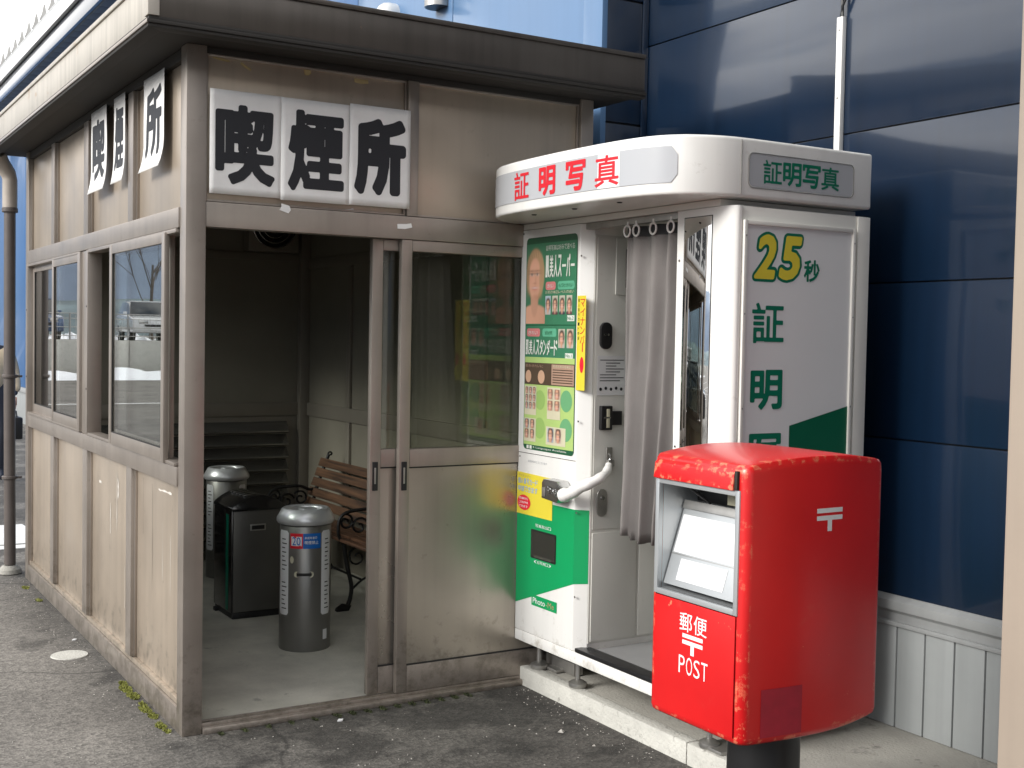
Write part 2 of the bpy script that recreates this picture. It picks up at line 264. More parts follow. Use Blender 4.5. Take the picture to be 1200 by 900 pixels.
# ------------------------------------------------------------------ mesh builder
BASE = {}
class MB:
    def __init__(s): s.v = []; s.f = []; s.m = []; s.sm = set()
    def add(s, vs, fs, mi=0):
        o = len(s.v); s.v += [tuple(p) for p in vs]; s.f += [tuple(i+o for i in f) for f in fs]; s.m += [mi]*len(fs); return s
    def box(s, x0, y0, z0, x1, y1, z1, mi=0):
        if x0 > x1: x0, x1 = x1, x0
        if y0 > y1: y0, y1 = y1, y0
        if z0 > z1: z0, z1 = z1, z0
        return s.add([(x0,y0,z0),(x1,y0,z0),(x1,y1,z0),(x0,y1,z0),(x0,y0,z1),(x1,y0,z1),(x1,y1,z1),(x0,y1,z1)],
                     [(0,3,2,1),(4,5,6,7),(0,1,5,4),(1,2,6,5),(2,3,7,6),(3,0,4,7)], mi)
    def poly(s, pts, mi=0): return s.add(pts, [tuple(range(len(pts)))], mi)
    def prism(s, pts, axis, a, b, mi=0):
        # pts 2D in the two remaining axes (x,y,z order without axis); extruded a..b
        def P(p, t): return {'x': (t, p[0], p[1]), 'y': (p[0], t, p[1]), 'z': (p[0], p[1], t)}[axis]
        n = len(pts); vs = [P(p, a) for p in pts]+[P(p, b) for p in pts]
        fs = [tuple(range(n-1, -1, -1)), tuple(range(n, 2*n))]+[(i, (i+1) % n, (i+1) % n+n, i+n) for i in range(n)]
        return s.add(vs, fs, mi)
    def lathe(s, cx, cy, prof, n=40, mi=0, cap=True):
        vs = []; fs = []
        for r, z in prof:
            for k in range(n): a = 2*PI*k/n; vs.append((cx+r*math.cos(a), cy+r*math.sin(a), z))
        for j in range(len(prof)-1):
            for k in range(n): fs.append((j*n+k, j*n+(k+1) % n, (j+1)*n+(k+1) % n, (j+1)*n+k))
        if cap: fs.append(tuple(range(n-1, -1, -1))); fs.append(tuple((len(prof)-1)*n+k for k in range(n)))
        return s.add(vs, fs, mi)
    def tube(s, pts, r, n=8, mi=0, closed=False, cap=True):
        pts = [Vector(p) for p in pts]; rs = r if isinstance(r, (list, tuple)) else [r]*len(pts)
        m = len(pts); vs = []; up_ = None
        for i, p in enumerate(pts):
            if closed: t = pts[(i+1) % m]-pts[i-1]
            else: t = pts[min(i+1, m-1)]-pts[max(i-1, 0)]
            t.normalize()
            if up_ is None: up_ = Vector((0, 0, 1)) if abs(t.z) < .9 else Vector((1, 0, 0))
            a = t.cross(up_).normalized(); b = a.cross(t).normalized(); up_ = b
            for k in range(n): q = 2*PI*k/n; vs.append(p+(a*math.cos(q)+b*math.sin(q))*rs[i])
        fs = []
        for i in range(m if closed else m-1):
            for k in range(n): fs.append((i*n+k, i*n+(k+1) % n, ((i+1) % m)*n+(k+1) % n, ((i+1) % m)*n+k))
        if cap and not closed: fs.append(tuple(range(n-1, -1, -1))); fs.append(tuple((m-1)*n+k for k in range(n)))
        return s.add(vs, fs, mi)
    def build(s, name, mats, parent=None, bevel=0, smooth=30, base=None, kind=None, seg=2):
        me = bpy.data.meshes.new(name)
        root = parent
        while root is not None and root.parent is not None: root = root.parent
        off = Vector(base) if base is not None else (Vector(BASE[root.name]) if root else Vector((0, 0, 0)))
        me.from_pydata([tuple(Vector(p)-off) for p in s.v], [], s.f)
        if not isinstance(mats, (list, tuple)): mats = [mats]
        for m in mats: me.materials.append(MT[m])
        for p, mi in zip(me.polygons, s.m): p.material_index = mi
        bm = bmesh.new(); bm.from_mesh(me)
        bmesh.ops.recalc_face_normals(bm, faces=bm.faces) if not getattr(s, 'raw', False) else None
        if bevel:
            es = [e for e in bm.edges if len(e.link_faces) == 2 and e.calc_face_angle(0) > R(35)]
            bmesh.ops.bevel(bm, geom=es, offset=bevel, segments=seg, affect='EDGES', profile=.6, clamp_overlap=True)
        bm.to_mesh(me); bm.free()
        if smooth:
            for p in me.polygons: p.use_smooth = True
            me.set_sharp_from_angle(angle=R(smooth))
        o = bpy.data.objects.new(name, me); COL.objects.link(o)
        if parent is not None: o.parent = parent
        else:
            o.location = off; BASE[o.name] = tuple(off)
        if kind: o['kind'] = kind
        return o
def tag(o, label=None, cat=None, group=None, kind=None):
    if label: o['label'] = label
    if cat: o['category'] = cat
    if group: o['group'] = group
    if kind: o['kind'] = kind
    return o
def thing(name, loc, label, cat, group=None):
    o = bpy.data.objects.new(name, None); COL.objects.link(o); o.location = loc; o.empty_display_size = .1
    BASE[o.name] = tuple(loc); return tag(o, label, cat, group)
def box(name, mat, parent, x0, y0, z0, x1, y1, z1, bevel=.002, **k):
    return MB().box(x0, y0, z0, x1, y1, z1).build(name, mat, parent, bevel=bevel, **k)
def copy_tree(o, delta, parent=None):
    c = o.copy(); COL.objects.link(c)
    if parent is not None: c.parent = parent
    else: c.location = Vector(o.location)+Vector(delta); BASE[c.name] = tuple(c.location)
    for ch in [q for q in CH.get(o.name, [])]: copy_tree(ch, delta, c)
    return c
CH = {}
def index_children():
    CH.clear()
    for o in COL.objects:
        if o.parent: CH.setdefault(o.parent.name, []).append(o)

_tc = {}
def glyph(ch, offset=0.):
    k = (ch, offset)
    if k in _tc: return _tc[k]
    c = bpy.data.curves.new('t', 'FONT'); c.body = ch; c.size = 1; c.offset = offset; c.resolution_u = 3; c.fill_mode = 'FRONT'
    o = bpy.data.objects.new('t', c); COL.objects.link(o)
    me = o.evaluated_get(bpy.context.evaluated_depsgraph_get()).to_mesh()
    vs = [(v.co.x, v.co.y) for v in me.vertices]; fs = [tuple(p.vertices) for p in me.polygons]
    bpy.data.objects.remove(o); bpy.data.curves.remove(c)
    if vs:
        x0 = min(v[0] for v in vs); x1 = max(v[0] for v in vs); y0 = min(v[1] for v in vs); y1 = max(v[1] for v in vs)
        vs = [((x-x0)/max(1e-6, x1-x0), (y-y0)/max(1e-6, y1-y0)) for x, y in vs]
    _tc[k] = (vs, fs); return _tc[k]
import numpy as np
_sc = {}
def fat_glyph(ch, w, h, off, N=None):
    """glyph fitted to w x h metres and thickened by off metres, with rounded stroke ends (contour of a distance field)"""
    key = (ch, round(w/h, 2), round(off/h, 3), N)
    if key in _sc:
        vs, fs = _sc[key]; return vs, fs
    gv, gf = glyph(ch, 0.)
    W = w/h; o = off/h                    # work in units of the height
    V = np.array(gv)*np.array([W-2*o, 1-2*o])+o
    cnt = {}
    for q in gf:
        for i in range(len(q)):
            k = (min(q[i], q[i-1]), max(q[i], q[i-1])); cnt[k] = cnt.get(k, 0)+1
    # join coincident vertices before looking for the boundary
    ed = np.array([(a, b) for (a, b), c in cnt.items() if c == 1])
    A = V[ed[:, 0]]; B = V[ed[:, 1]]
    N = N or 44; ny = N; nx = max(8, int(N*W)); gx = np.linspace(-.01, W+.01, nx+1); gy = np.linspace(-.01, 1.01, ny+1)
    P = np.stack(np.meshgrid(gx, gy), -1).reshape(-1, 2)
    d = np.full(len(P), 1e9); BA = B-A; L2 = (BA**2).sum(1)+1e-12
    for i in range(len(A)):
        t = np.clip(((P-A[i])@BA[i])/L2[i], 0, 1); q = P-A[i]-t[:, None]*BA[i]; d = np.minimum(d, (q**2).sum(1))
    d = np.sqrt(d); ins = np.zeros(len(P), bool)
    for q in gf:
        for k in range(1, len(q)-1):
            a, b, c = V[q[0]], V[q[k]], V[q[k+1]]
            s1 = (b[0]-a[0])*(P[:, 1]-a[1])-(b[1]-a[1])*(P[:, 0]-a[0]); s2 = (c[0]-b[0])*(P[:, 1]-b[1])-(c[1]-b[1])*(P[:, 0]-b[0]); s3 = (a[0]-c[0])*(P[:, 1]-c[1])-(a[1]-c[1])*(P[:, 0]-c[0])
            ins |= ((s1 >= 0) & (s2 >= 0) & (s3 >= 0)) | ((s1 <= 0) & (s2 <= 0) & (s3 <= 0))
    D = (np.where(ins, -d, d)-o).reshape(ny+1, nx+1)
    vs = []; idx = {}; fs = []
    def vid(p):
        k = (round(p[0], 6), round(p[1], 6))
        if k not in idx: idx[k] = len(vs); vs.append((p[0]/W, p[1]))
        return idx[k]
    for j in range(ny):
        i = 0
        while i < nx:
            c = [(i, j), (i+1, j), (i+1, j+1), (i, j+1)]; dv = [D[y, x] for x, y in c]
            if all(v > 0 for v in dv): i += 1; continue
            pts = []
            for k in range(4):
                (xa, ya), (xb, yb) = c[k], c[(k+1) % 4]; a, b = dv[k], dv[(k+1) % 4]
                if a <= 0: pts.append((gx[xa], gy[ya]))
                if (a <= 0) != (b <= 0): t = a/(a-b); pts.append((gx[xa]+(gx[xb]-gx[xa])*t, gy[ya]+(gy[yb]-gy[ya])*t))
            ids = []
            for p in pts:
                q = vid(p)
                if q not in ids: ids.append(q)
            if len(ids) >= 3: fs.append(tuple(ids))
            i += 1
    _sc[key] = (vs, fs); return vs, fs
def put_text(mb, txt, u0, v0, u1, v1, f, offset=0., mi=0, shear=0.):
    if offset > .0001:
        vs, fs = fat_glyph(txt, u1-u0, v1-v0, offset*.75*(v1-v0), 30 if (v1-v0) < .03 else 44)
    else: vs, fs = glyph(txt, offset)
    mb.add([f(u0+(u1-u0)*x+shear*y, v0+(v1-v0)*y) for x, y in vs], fs, mi)
def rrect(u0, v0, u1, v1, r, n=5):
    pts = []
    for cx, cy, a0 in ((u1-r, v1-r, 0), (u0+r, v1-r, 90), (u0+r, v0+r, 180), (u1-r, v0+r, 270)):
        for k in range(n+1): a = R(a0+90*k/n); pts.append((cx+r*math.cos(a), cy+r*math.sin(a)))
    return pts
def flat(mb, pts, f, mi=0): mb.poly([f(*p) for p in pts], mi)
def ell(cx, cy, rx, ry, n=20): return [(cx+rx*math.cos(2*PI*k/n), cy+ry*math.sin(2*PI*k/n)) for k in range(n)]
def quadr(u0, v0, u1, v1): return [(u0, v0), (u1, v0), (u1, v1), (u0, v1)]

# ================================================================== GROUND
g = MB(); g.box(-900, -300, -.3, 900, 1500, 0)
tag(g.build('ground', 'asphalt', smooth=0), kind='structure')
# ================================================================== STATION BUILDING (long blue wall at the right and behind)
bld = thing('station_building', (3.8, 3.0, 0), 'long blue clad building with grey sheet skirting, behind the shelter and booth', 'building')
body = MB(); body.box(3.815, -9, 0, 9, 5.0, 5.6); body.box(3.535, 5.012, 0, 9, 34, 5.05)
body.build('wall_core', 'black', bld, smooth=0)
zs = [.602, 1.224, 1.846, 2.470, 3.092, 3.714, 4.336, 4.958, 5.58]
def panel_mesh(name, mat, boxes, parent, bevel=.004):
    for bx_ in boxes: box(name, mat, parent, *bx_, bevel=bevel)
for a, b_ in zip(zs[:-1], zs[1:]):
    for y0, y1 in ((-8.9, -3.6), (-3.594, -.4), (-.394, 4.994)):
        box('wall_panel', 'navy', bld, 3.80, y0, a+.003, 3.818, y1, b_-.003, bevel=.002)
# return face looking at the camera
for a, b_ in ((.6, 1.45), (1.45, 2.07), (2.07, 2.69), (2.69, 3.31), (3.31, 3.93), (3.93, 4.55), (4.55, 5.05)):
    box('wall_panel', 'navy', bld, 3.545, 4.998, a+.005, 3.797, 5.02, b_-.005, bevel=.004)
box('corner_trim', 'navy', bld, 3.765, 4.985, .6, 3.797, 4.996, 5.05)
# set-back face beside the shelter and on to the far end
def longwall(y0, y1, mat, step, nm='wall_panel'):
    n = max(1, round((y1-y0)/step)); s = (y1-y0)/n
    for k in range(n):
        box(nm, mat, bld, 3.52, y0+k*s+.004, .62, 3.545, y0+(k+1)*s-.004, 5.05, bevel=.004)
longwall(5.16, 8.0, 'blue', 1.42)
box('corner_trim', 'blue', bld, 3.512, 4.99, .6, 3.545, 5.155, 5.05)
longwall(8.0, 8.6, 'blue2', .6); longwall(8.6, 9.5, 'flash', .9); longwall(9.5, 32, 'blue2', 1.5)
box('base_flashing', 'flash', bld, 3.49, 5.2, .54, 3.545, 32, .615)
box('skirting_sheet', 'gcorr', bld, 3.53, 5.2, .0, 3.548, 32, .54)
# flashing and corrugated skirting under the near wall
fl = MB(); fl.prism([(3.772, .585), (3.80, .604), (3.81, .604), (3.81, .50), (3.792, .50), (3.792, .535), (3.772, .55)], 'y', -8.9, 4.99)
fl.build('base_flashing', 'flash', bld, bevel=.002)
box('flashing_lip', 'flash', bld, 3.774, -8.9, .486, 3.80, 4.99, .503)
sk = None
y = .25-.1373*20
while y < 4.95:
    m_ = MB(); m_.prism([(3.785, y+.002), (3.785, y+.131), (3.797, y+.1325), (3.797, y+.137), (3.812, y+.137), (3.812, y), (3.797, y)], 'z', .082, .486)
    m_.build('skirting_sheet', 'gcorr', bld, bevel=.0015)
    y += .1373
box('skirting_sheet', 'gcorr', bld, 3.785, -8.9, .082, 3.8, -2.51, .486)
box('skirting_gap', 'gasket', bld, 3.80, -8.9, .07, 3.813, 4.99, .09, bevel=0)
# eave of the long wall
box('eave_fascia', 'white', bld, 2.88, 5.2, 5.32, 2.92, 34, 5.50)
box('gutter', 'navy', bld, 2.93, 5.2, 5.10, 2.99, 34, 5.318)
for k in range(90):
    y = 5.3+k*.32
    if k == 0: so_ = box('soffit_board', 'mdf', bld, 2.97, y, 5.085, 3.52, y+.305, 5.1, bevel=.003); so0 = so_
    else:
        c = so0.copy(); COL.objects.link(c); c.parent = bld; c.location = (0, .32*k, 0)
rf = MB(); rf.box(2.88, 5.2, 5.502, 9, 34, 5.54); rf.build('roof', 'flash', bld)
rib = MB(); rib.prism([(2.865, 5.542), (2.985, 5.542), (2.955, 5.62), (2.933, 5.74), (2.917, 5.74), (2.895, 5.62)], 'y', 5.5, 5.52); rib0 = rib.build('roof_rib', 'steel', bld, smooth=0)
for k in range(1, 52):
    c = rib0.copy(); COL.objects.link(c); c.parent = bld; c.location = (0, .55*k, 0)
# vent hoods on the light blue wall
def hood(x, y, z, label):
    t = thing('vent_hood', (x, y, z), label, 'vent hood', 'round vent hoods on the light blue wall')
    m = MB(); n = 24; rr = .085
    prof = [(0, rr*1.0), (.03, rr), (.055, rr), (.085, rr*.92), (.11, rr*.7), (.13, rr*.35)]
    vs = []; fs = []
    for d, r_ in prof:
        for k in range(n):
            a = 2*PI*k/n; vs.append((x-d, y+r_*math.cos(a), z+r_*math.sin(a)-(.0 if d < .06 else 0)))
    for j in range(len(prof)-1):
        for k in range(n): fs.append((j*n+k, j*n+(k+1) % n, (j+1)*n+(k+1) % n, (j+1)*n+k))
    fs.append(tuple((len(prof)-1)*n+k for k in range(n))); m.add(vs, fs); m.build('hood_shell', 'white', t, smooth=60)
    m = MB(); m.lathe(x-.03, y, [(rr*.98, z-rr*1.12), (rr*.98, z-rr*.2)], 24); m.build('hood_mouth', 'steel', t)
    m = MB(); m.lathe(x-.03, y, [(rr*.86, z-rr*1.13), (rr*.86, z-rr*1.122)], 24); m.build('mouth_opening', 'black', t)
hood(3.52, 7.40, 3.72, 'white dome vent hood half hidden behind the roof edge, the farther one')
hood(3.52, 6.72, 3.72, 'white vent hood with dark mouth on the light blue wall, nearer one')
# conduit and cables on the navy wall
t = thing('cable_conduit', (3.79, 3.655, 2.3), 'white vertical cable cover strip on the navy wall above the booth', 'conduit')
box('cover_strip', 'white', t, 3.775, 3.64, 2.2, 3.799, 3.672, 2.955, bevel=.003)
for z in (2.33, 2.62, 2.9):
    m = MB(); m.tube([(3.7745, 3.656, z), (3.772, 3.656, z)], .004, 8); m.build('screw', 'steel', t)
m = MB(); m.tube([(3.785, 3.65, 2.95), (3.783, 3.652, 3.05), (3.785, 3.665, 3.4), (3.785, 3.668, 5.2)], .006)
m.tube([(3.785, 3.66, 2.95), (3.78, 3.645, 3.0), (3.785, 3.60, 3.08), (3.785, 3.59, 5.2)], .005)
tag(m.build('wall_cable', 'black', base=(3.785, 3.65, 2.95)), 'two thin black cables rising from the white conduit on the navy wall', 'cable')

# ================================================================== CONCRETE KERB PLINTH
sl = MB(); sl.box(2.985, -9, -.1, 3.812, 4.99, .08); sl.box(3.27, 4.5, -.1, 3.52, 5.02, .06)
pav = tag(sl.build('pavement', 'slab', bevel=.004), kind='structure')
ys = [4.77, 3.51, 2.25, .95, -.3, -1.55, -2.8, -4.05, -5.3, -6.55, -7.8, -9]
for i in range(11):
    y1, y0 = ys[i], ys[i+1]+.004
    m = MB()
    if i == 0:
        pts = [(2.928, y0), (2.99, y0), (2.99, y1), (2.955, y1), (2.935, y1-.012), (2.928, y1-.035)]
    else: pts = [(2.928, y0), (2.99, y0), (2.99, y1), (2.928, y1)]
    m.prism(pts, 'z', -.1, .084); m.build('kerb_block', 'curb', pav, bevel=.007)
m = MB(); m.box(2.99, 4.70, -.1, 3.27, 4.775, .082); m.build('kerb_block', 'curb', pav, bevel=.007)

# ================================================================== SMOKING SHELTER
X0, Y0, X1, Y1 = 1.355, 4.70, 3.27, 8.25
sh = thing('smoking_shelter', (2.3, 6.4, 0), 'bronze aluminium smoking shelter with sliding windows and open sliding door', 'shelter')
box('floor', 'floor_in', sh, X0+.02, Y0+.02, -.05, X1, Y1, .028, bevel=0)
# corner and end posts
box('post', 'frame', sh, X0, Y0, 0, X0+.08, Y0+.08, 2.715, bevel=.004)
box('post', 'frame', sh, X1-.07, Y0, 0, X1, Y0+.08, 2.715, bevel=.004)
box('post', 'frame', sh, X0, Y1-.09, 0, X0+.08, Y1, 2.715, bevel=.004)
box('post', 'frame', sh, X1-.07, Y1-.08, 0, X1, Y1, 2.715, bevel=.004)
ci = MB(); ci.box(X0+.08, Y1-.055, .0, X1-.07, Y1, 2.715); ci.build('back_wall', 'inner', sh, bevel=0)
ci = MB(); ci.box(X1-.03, Y0+.08, .0, X1-.005, Y1-.08, 2.715); ci.build('side_wall', 'inner', sh, bevel=0)
box('ceiling', 'ceil', sh, X0+.05, Y0+.05, 2.665, X1-.03, Y1-.055, 2.70, bevel=0)
# ---- front face
HB, HT = 2.014, 2.112
box('rail', 'frame', sh, X0+.082, Y0+.006, HB, X1-.072, Y0+.075, HT, bevel=.003)
box('rail', 'darktrim', sh, X0+.082, Y0+.012, 2.69, X1-.072, Y0+.07, 2.716, bevel=.002)
box('mullion', 'frame', sh, 2.31, Y0+.004, HT+.002, 2.358, Y0+.06, 2.69, bevel=.003)
for a, b_ in ((X0+.082, 2.308), (2.36, X1-.072)):
    box('panel', 'panel', sh, a, Y0+.03, HT+.003, b_, Y0+.045, 2.69, bevel=.001)
    m = MB(); s_ = .008
    for q in ((a, HT+.003, a+s_, 2.69), (b_-s_, HT+.003, b_, 2.69), (a+s_, HT+.003, b_-s_, HT+.003+s_), (a+s_, 2.69-s_, b_-s_, 2.69)):
        m.box(q[0], Y0+.018, q[1], q[2], Y0+.0295, q[3])
    m.build('panel_bead', 'frame', sh, bevel=.001)
box('threshold', 'frame', sh, X0+.082, Y0-.012, .0, X1-.072, Y0+.10, .026, bevel=.004)
for y in (Y0+.012, Y0+.05): box('threshold_track', 'frame', sh, X0+.082, y, .0262, X1-.072, y+.008, .04, bevel=.001)
# doors
def door(x0, x1, y, name='sliding_door'):
    t = box(name, 'frame', sh, x0, y, .042, x0+.05, y+.03, 2.012, bevel=.003)   # the door's leading stile carries its pieces
    box('stile', 'frame', t, x1-.05, y, .042, x1, y+.03, 2.012, bevel=.003)
    box('door_rail', 'frame', t, x0+.051, y+.002, .042, x1-.051, y+.028, .158, bevel=.003)
    box('door_rail', 'frame', t, x0+.051, y+.002, 1.03, x1-.051, y+.028, 1.108, bevel=.003)
    box('door_rail', 'frame', t, x0+.051, y+.002, 1.965, x1-.051, y+.028, 2.012, bevel=.003)
    box('door_panel', 'doorpanel', t, x0+.051, y+.012, .16, x1-.051, y+.02, 1.028, bevel=0)
    box('glass', 'doorglass', t, x0+.051, y+.013, 1.11, x1-.051, y+.018, 1.963, bevel=0)
    m = MB(); m.box(x0+.011, y-.006, .93, x0+.036, y, 1.055); m.build('handle', 'black', t, bevel=.002)
    box('handle_grip', 'steel', t, x0+.018, y-.008, .96, x0+.026, y-.0062, 1.03, bevel=.001)
    for q in ((x0+.051, .158, x1-.051, .164), (x0+.051, 1.024, x1-.051, 1.0298)): box('glazing_bead', 'gasket', t, q[0], y+.006, q[1], q[2], y+.0115, q[3], bevel=0)
    return t
door(2.292, 3.196, Y0+.010)
door(2.172, 3.076, Y0+.048)
# ---- left face
mull = [(7.335, 7.425), (6.45, 6.555), (5.535, 5.625)]
ycuts = [Y0+.082, 5.535, 5.625, 6.45, 6.555, 7.335, 7.425, Y1-.092]
box('rail', 'frame', sh, X0+.001, Y0+.082, .0, X0+.06, Y1-.092, .098, bevel=.003)
box('sill_rail', 'panel', sh, X0+.012, Y0+.082, .1, X0+.06, Y1-.092, .122, bevel=.003)
box('rail', 'frame', sh, X0-.006, Y0+.082, .985, X0+.06, Y1-.092, 1.062, bevel=.003)
box('rail', 'frame', sh, X0-.006, Y0+.082, 2.010, X0+.06, Y1-.092, 2.09, bevel=.003)
box('rail', 'darktrim', sh, X0+.008, Y0+.082, 2.67, X0+.06, Y1-.092, 2.714, bevel=.002)
for a, b_ in mull:
    box('mullion', 'frame', sh, X0+.002, a, .124, X0+.055, b_, .983, bevel=.003)
    box('mullion', 'frame', sh, X0+.002, a, 2.092, X0+.055, b_, 2.668, bevel=.003)
for i in range(0, 8, 2):
    a, b_ = ycuts[i]+.001, ycuts[i+1]-.001
    for z0, z1 in ((.123, .983), (2.092, 2.668)):
        box('panel', 'panel', sh, X0+.03, a, z0, X0+.042, b_, z1, bevel=.001)
        box('panel_bead', 'frame', sh, X0+.018, a, z0, X0+.0295, a+.008, z1, bevel=.001); box('panel_bead', 'frame', sh, X0+.018, b_-.008, z0, X0+.0295, b_, z1, bevel=.001)
box('mullion', 'frame', sh, X0+.001, 6.42, 1.064, X0+.06, 6.575, 2.008, bevel=.003)
for ya, yb in ((Y0+.083, 6.418), (6.577, Y1-.093)):   # window outer frames
    m = MB()
    m.box(X0-.012, yb-.03, 1.066, X0+.06, yb, 2.006)
    if ya > 6: m.box(X0-.012, ya, 1.066, X0+.06, ya+.02, 2.006)
    m.box(X0-.010, ya+.021, 1.064, X0+.06, yb-.031, 1.078); m.box(X0-.010, ya+.021, 1.992, X0+.06, yb-.031, 2.008)
    m.build('window_frame', 'frame', sh, bevel=.002)
    m = MB()
    for z in (1.3, 1.72):
        for x in (X0-.0125,):
            m.tube([(x, yb-.015, z), (x-.002, yb-.015, z)], .005, 8)
    m.build('frame_screw', 'black', sh)
def sash(ya, yb, x, z0=1.074, z1=1.998):
    t = MB(); w = .042
    t.box(x, ya, z0, x+.022, ya+w, z1); t.box(x, yb-w, z0, x+.022, yb, z1); t.box(x+.001, ya+w, z0, x+.021, yb-w, z0+.055); t.box(x+.001, ya+w, z1-w, x+.021, yb-w, z1)
    s = t.build('window_sash', 'frame', sh, bevel=.002)
    box('glass', 'glass', s, x+.009, ya+w, z0+.055, x+.013, yb-w, z1-w, bevel=0)
    m = MB(); g_ = .005
    m.box(x+.004, ya+w, z0+.055, x+.0085, ya+w+g_, z1-w); m.box(x+.004, yb-w-g_, z0+.055, x+.0085, yb-w, z1-w); m.box(x+.004, ya+w+g_, z0+.055, x+.0085, yb-w-g_, z0+.06)
    m.build('gasket', 'gasket', s, bevel=0)
sash(6.60, 7.33, X0-.011); sash(7.25, 8.128, X0+.022)
sash(4.93, 5.88, X0-.020, 1.066, 2.0); sash(5.0, 5.98, X0+.022)
# ---- inside lining
for nm, bx_ in (('inner_rail', (X0+.08, Y1-.075, 1.02, X1-.07, Y1-.056, 1.112)), ('inner_rail', (X1-.048, Y0+.08, 1.02, X1-.031, Y1-.08, 1.112)),
                ('inner_rail', (X0+.08, Y1-.075, 2.11, X1-.07, Y1-.056, 2.16)), ('inner_rail', (X1-.048, Y0+.08, 2.06, X1-.031, Y1-.08, 2.13)),
                ('inner_post', (X1-.10, Y1-.12, .03, X1-.031, Y1-.056, 2.66)),
                ('inner_post', (X1-.05, 7.38, .03, X1-.03, 7.44, 1.018)), ('inner_post', (X1-.05, 7.38, 1.114, X1-.03, 7.44, 2.058)),
                ('inner_post', (X1-.05, 6.50, .03, X1-.03, 6.56, 1.018)), ('inner_post', (X1-.05, 6.50, 1.114, X1-.03, 6.56, 2.058)),
                ('inner_post', (X1-.05, 5.6, .03, X1-.03, 5.66, 1.018)), ('inner_post', (X1-.05, 5.6, 1.114, X1-.03, 5.66, 2.058))):
    box(nm, 'innerframe', sh, *bx_, bevel=.003)
lv = box('louver', 'innerframe', sh, X0+.1, Y1-.062, .06, X1-.16, Y1-.0555, 1.01, bevel=0)
z = .08; first = None
while z < .98:
    if first is None:
        m = MB(); m.prism([(Y1-.070, 0), (Y1-.125, .012), (Y1-.128, .020), (Y1-.118, .024), (Y1-.070, .085)], 'x', X0+.12, X1-.18)
        m.v = [(a, b_, c+z) for a, b_, c in m.v]; first = m.build('louver_slat', 'louver', lv, bevel=.002); z00 = z
    else:
        c = first.copy(); COL.objects.link(c); c.parent = lv; c.location = (0, 0, z-z00)
    z += .0905
box('light_switch', 'cream', sh, X1-.052, 7.0, 1.22, X1-.031, 7.07, 1.34, bevel=.003)
# ---- roof and fascia
FX, FY = 1.16, 4.49
box('roof_deck', 'darktrim', sh, FX+.03, FY+.03, 2.718, 3.40, 8.45, 2.80, bevel=0)
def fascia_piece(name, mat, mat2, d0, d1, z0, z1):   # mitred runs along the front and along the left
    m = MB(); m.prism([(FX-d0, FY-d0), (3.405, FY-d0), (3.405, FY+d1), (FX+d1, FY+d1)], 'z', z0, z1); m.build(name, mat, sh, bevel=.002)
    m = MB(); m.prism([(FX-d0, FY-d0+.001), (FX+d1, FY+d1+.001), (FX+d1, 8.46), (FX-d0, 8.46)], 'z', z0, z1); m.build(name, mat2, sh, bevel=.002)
fascia_piece('fascia', 'fascia', 'fascia_lit', 0, .03, 2.745, 2.885)
fascia_piece('fascia_cap', 'fascia', 'fascia_lit', .008, .04, 2.8855, 2.905)
fascia_piece('fascia_trim', 'darktrim', 'darktrim', .006, .03, 2.731, 2.7445)
fascia_piece('fascia_trim', 'darktrim', 'frame', .016, .03, 2.717, 2.7305)
fascia_piece('fascia_lip', 'darktrim', 'darktrim', .010, .05, 2.704, 2.7165)
m = MB(); m.box(FX-.012, FY-.012, 2.746, FX+.03, FY-.0002, 2.91); m.box(FX-.012, FY-.0002, 2.746, FX-.0002, FY+.04, 2.91); m.build('corner_cap', 'fascia_lit', sh, bevel=.002)
box('soffit', 'darktrim', sh, FX+.051, FY+.051, 2.7165, 3.40, 8.44, 2.7178, bevel=0)
# scrape marks on the lower left panels
MT['scrape'] = pbr('pale_scrape', (.62, .58, .52), .6, 0, var=.1, scale=30); MT['drip'] = pbr('dark_drip', (.24, .20, .16), .6, 0, var=.1)
for (yc_, z0, z1, w, mt_) in ((5.91, .62, .955, .010, 'scrape'), (5.885, .80, .90, .022, 'scrape'), (6.04, .61, .76, .012, 'scrape'), (6.26, .83, .85, .05, 'scrape'), (5.07, .922, .938, .20, 'scrape'), (5.27, .45, .94, .006, 'drip'), (5.10, .55, .80, .004, 'scrape'), (4.98, .50, .76, .005, 'scrape'), (5.42, .70, .95, .004, 'drip'), (5.75, .3, .52, .004, 'scrape')):
    m = MB(); n_ = 7; xs_ = X0+.0285; pts = []
    if z1-z0 > w:
        pts = [(yc_+w*(.5+random.uniform(-.35, .1)*(1 if 0 < k < n_ else 2.2)), z0+(z1-z0)*k/n_) for k in range(n_+1)]+[(yc_-w*(.5+random.uniform(-.35, .1)*(1 if 0 < k < n_ else 2.2)), z0+(z1-z0)*k/n_) for k in range(n_, -1, -1)]
    else:
        pts = [(yc_-w/2+w*k/n_, z0+random.uniform(0, .006)) for k in range(n_+1)]+[(yc_-w/2+w*k/n_, z1-random.uniform(0, .008)) for k in range(n_, -1, -1)]
    m.poly([(xs_, a, b_) for a, b_ in pts]); m.build('scrape_mark', mt_, sh, smooth=0)
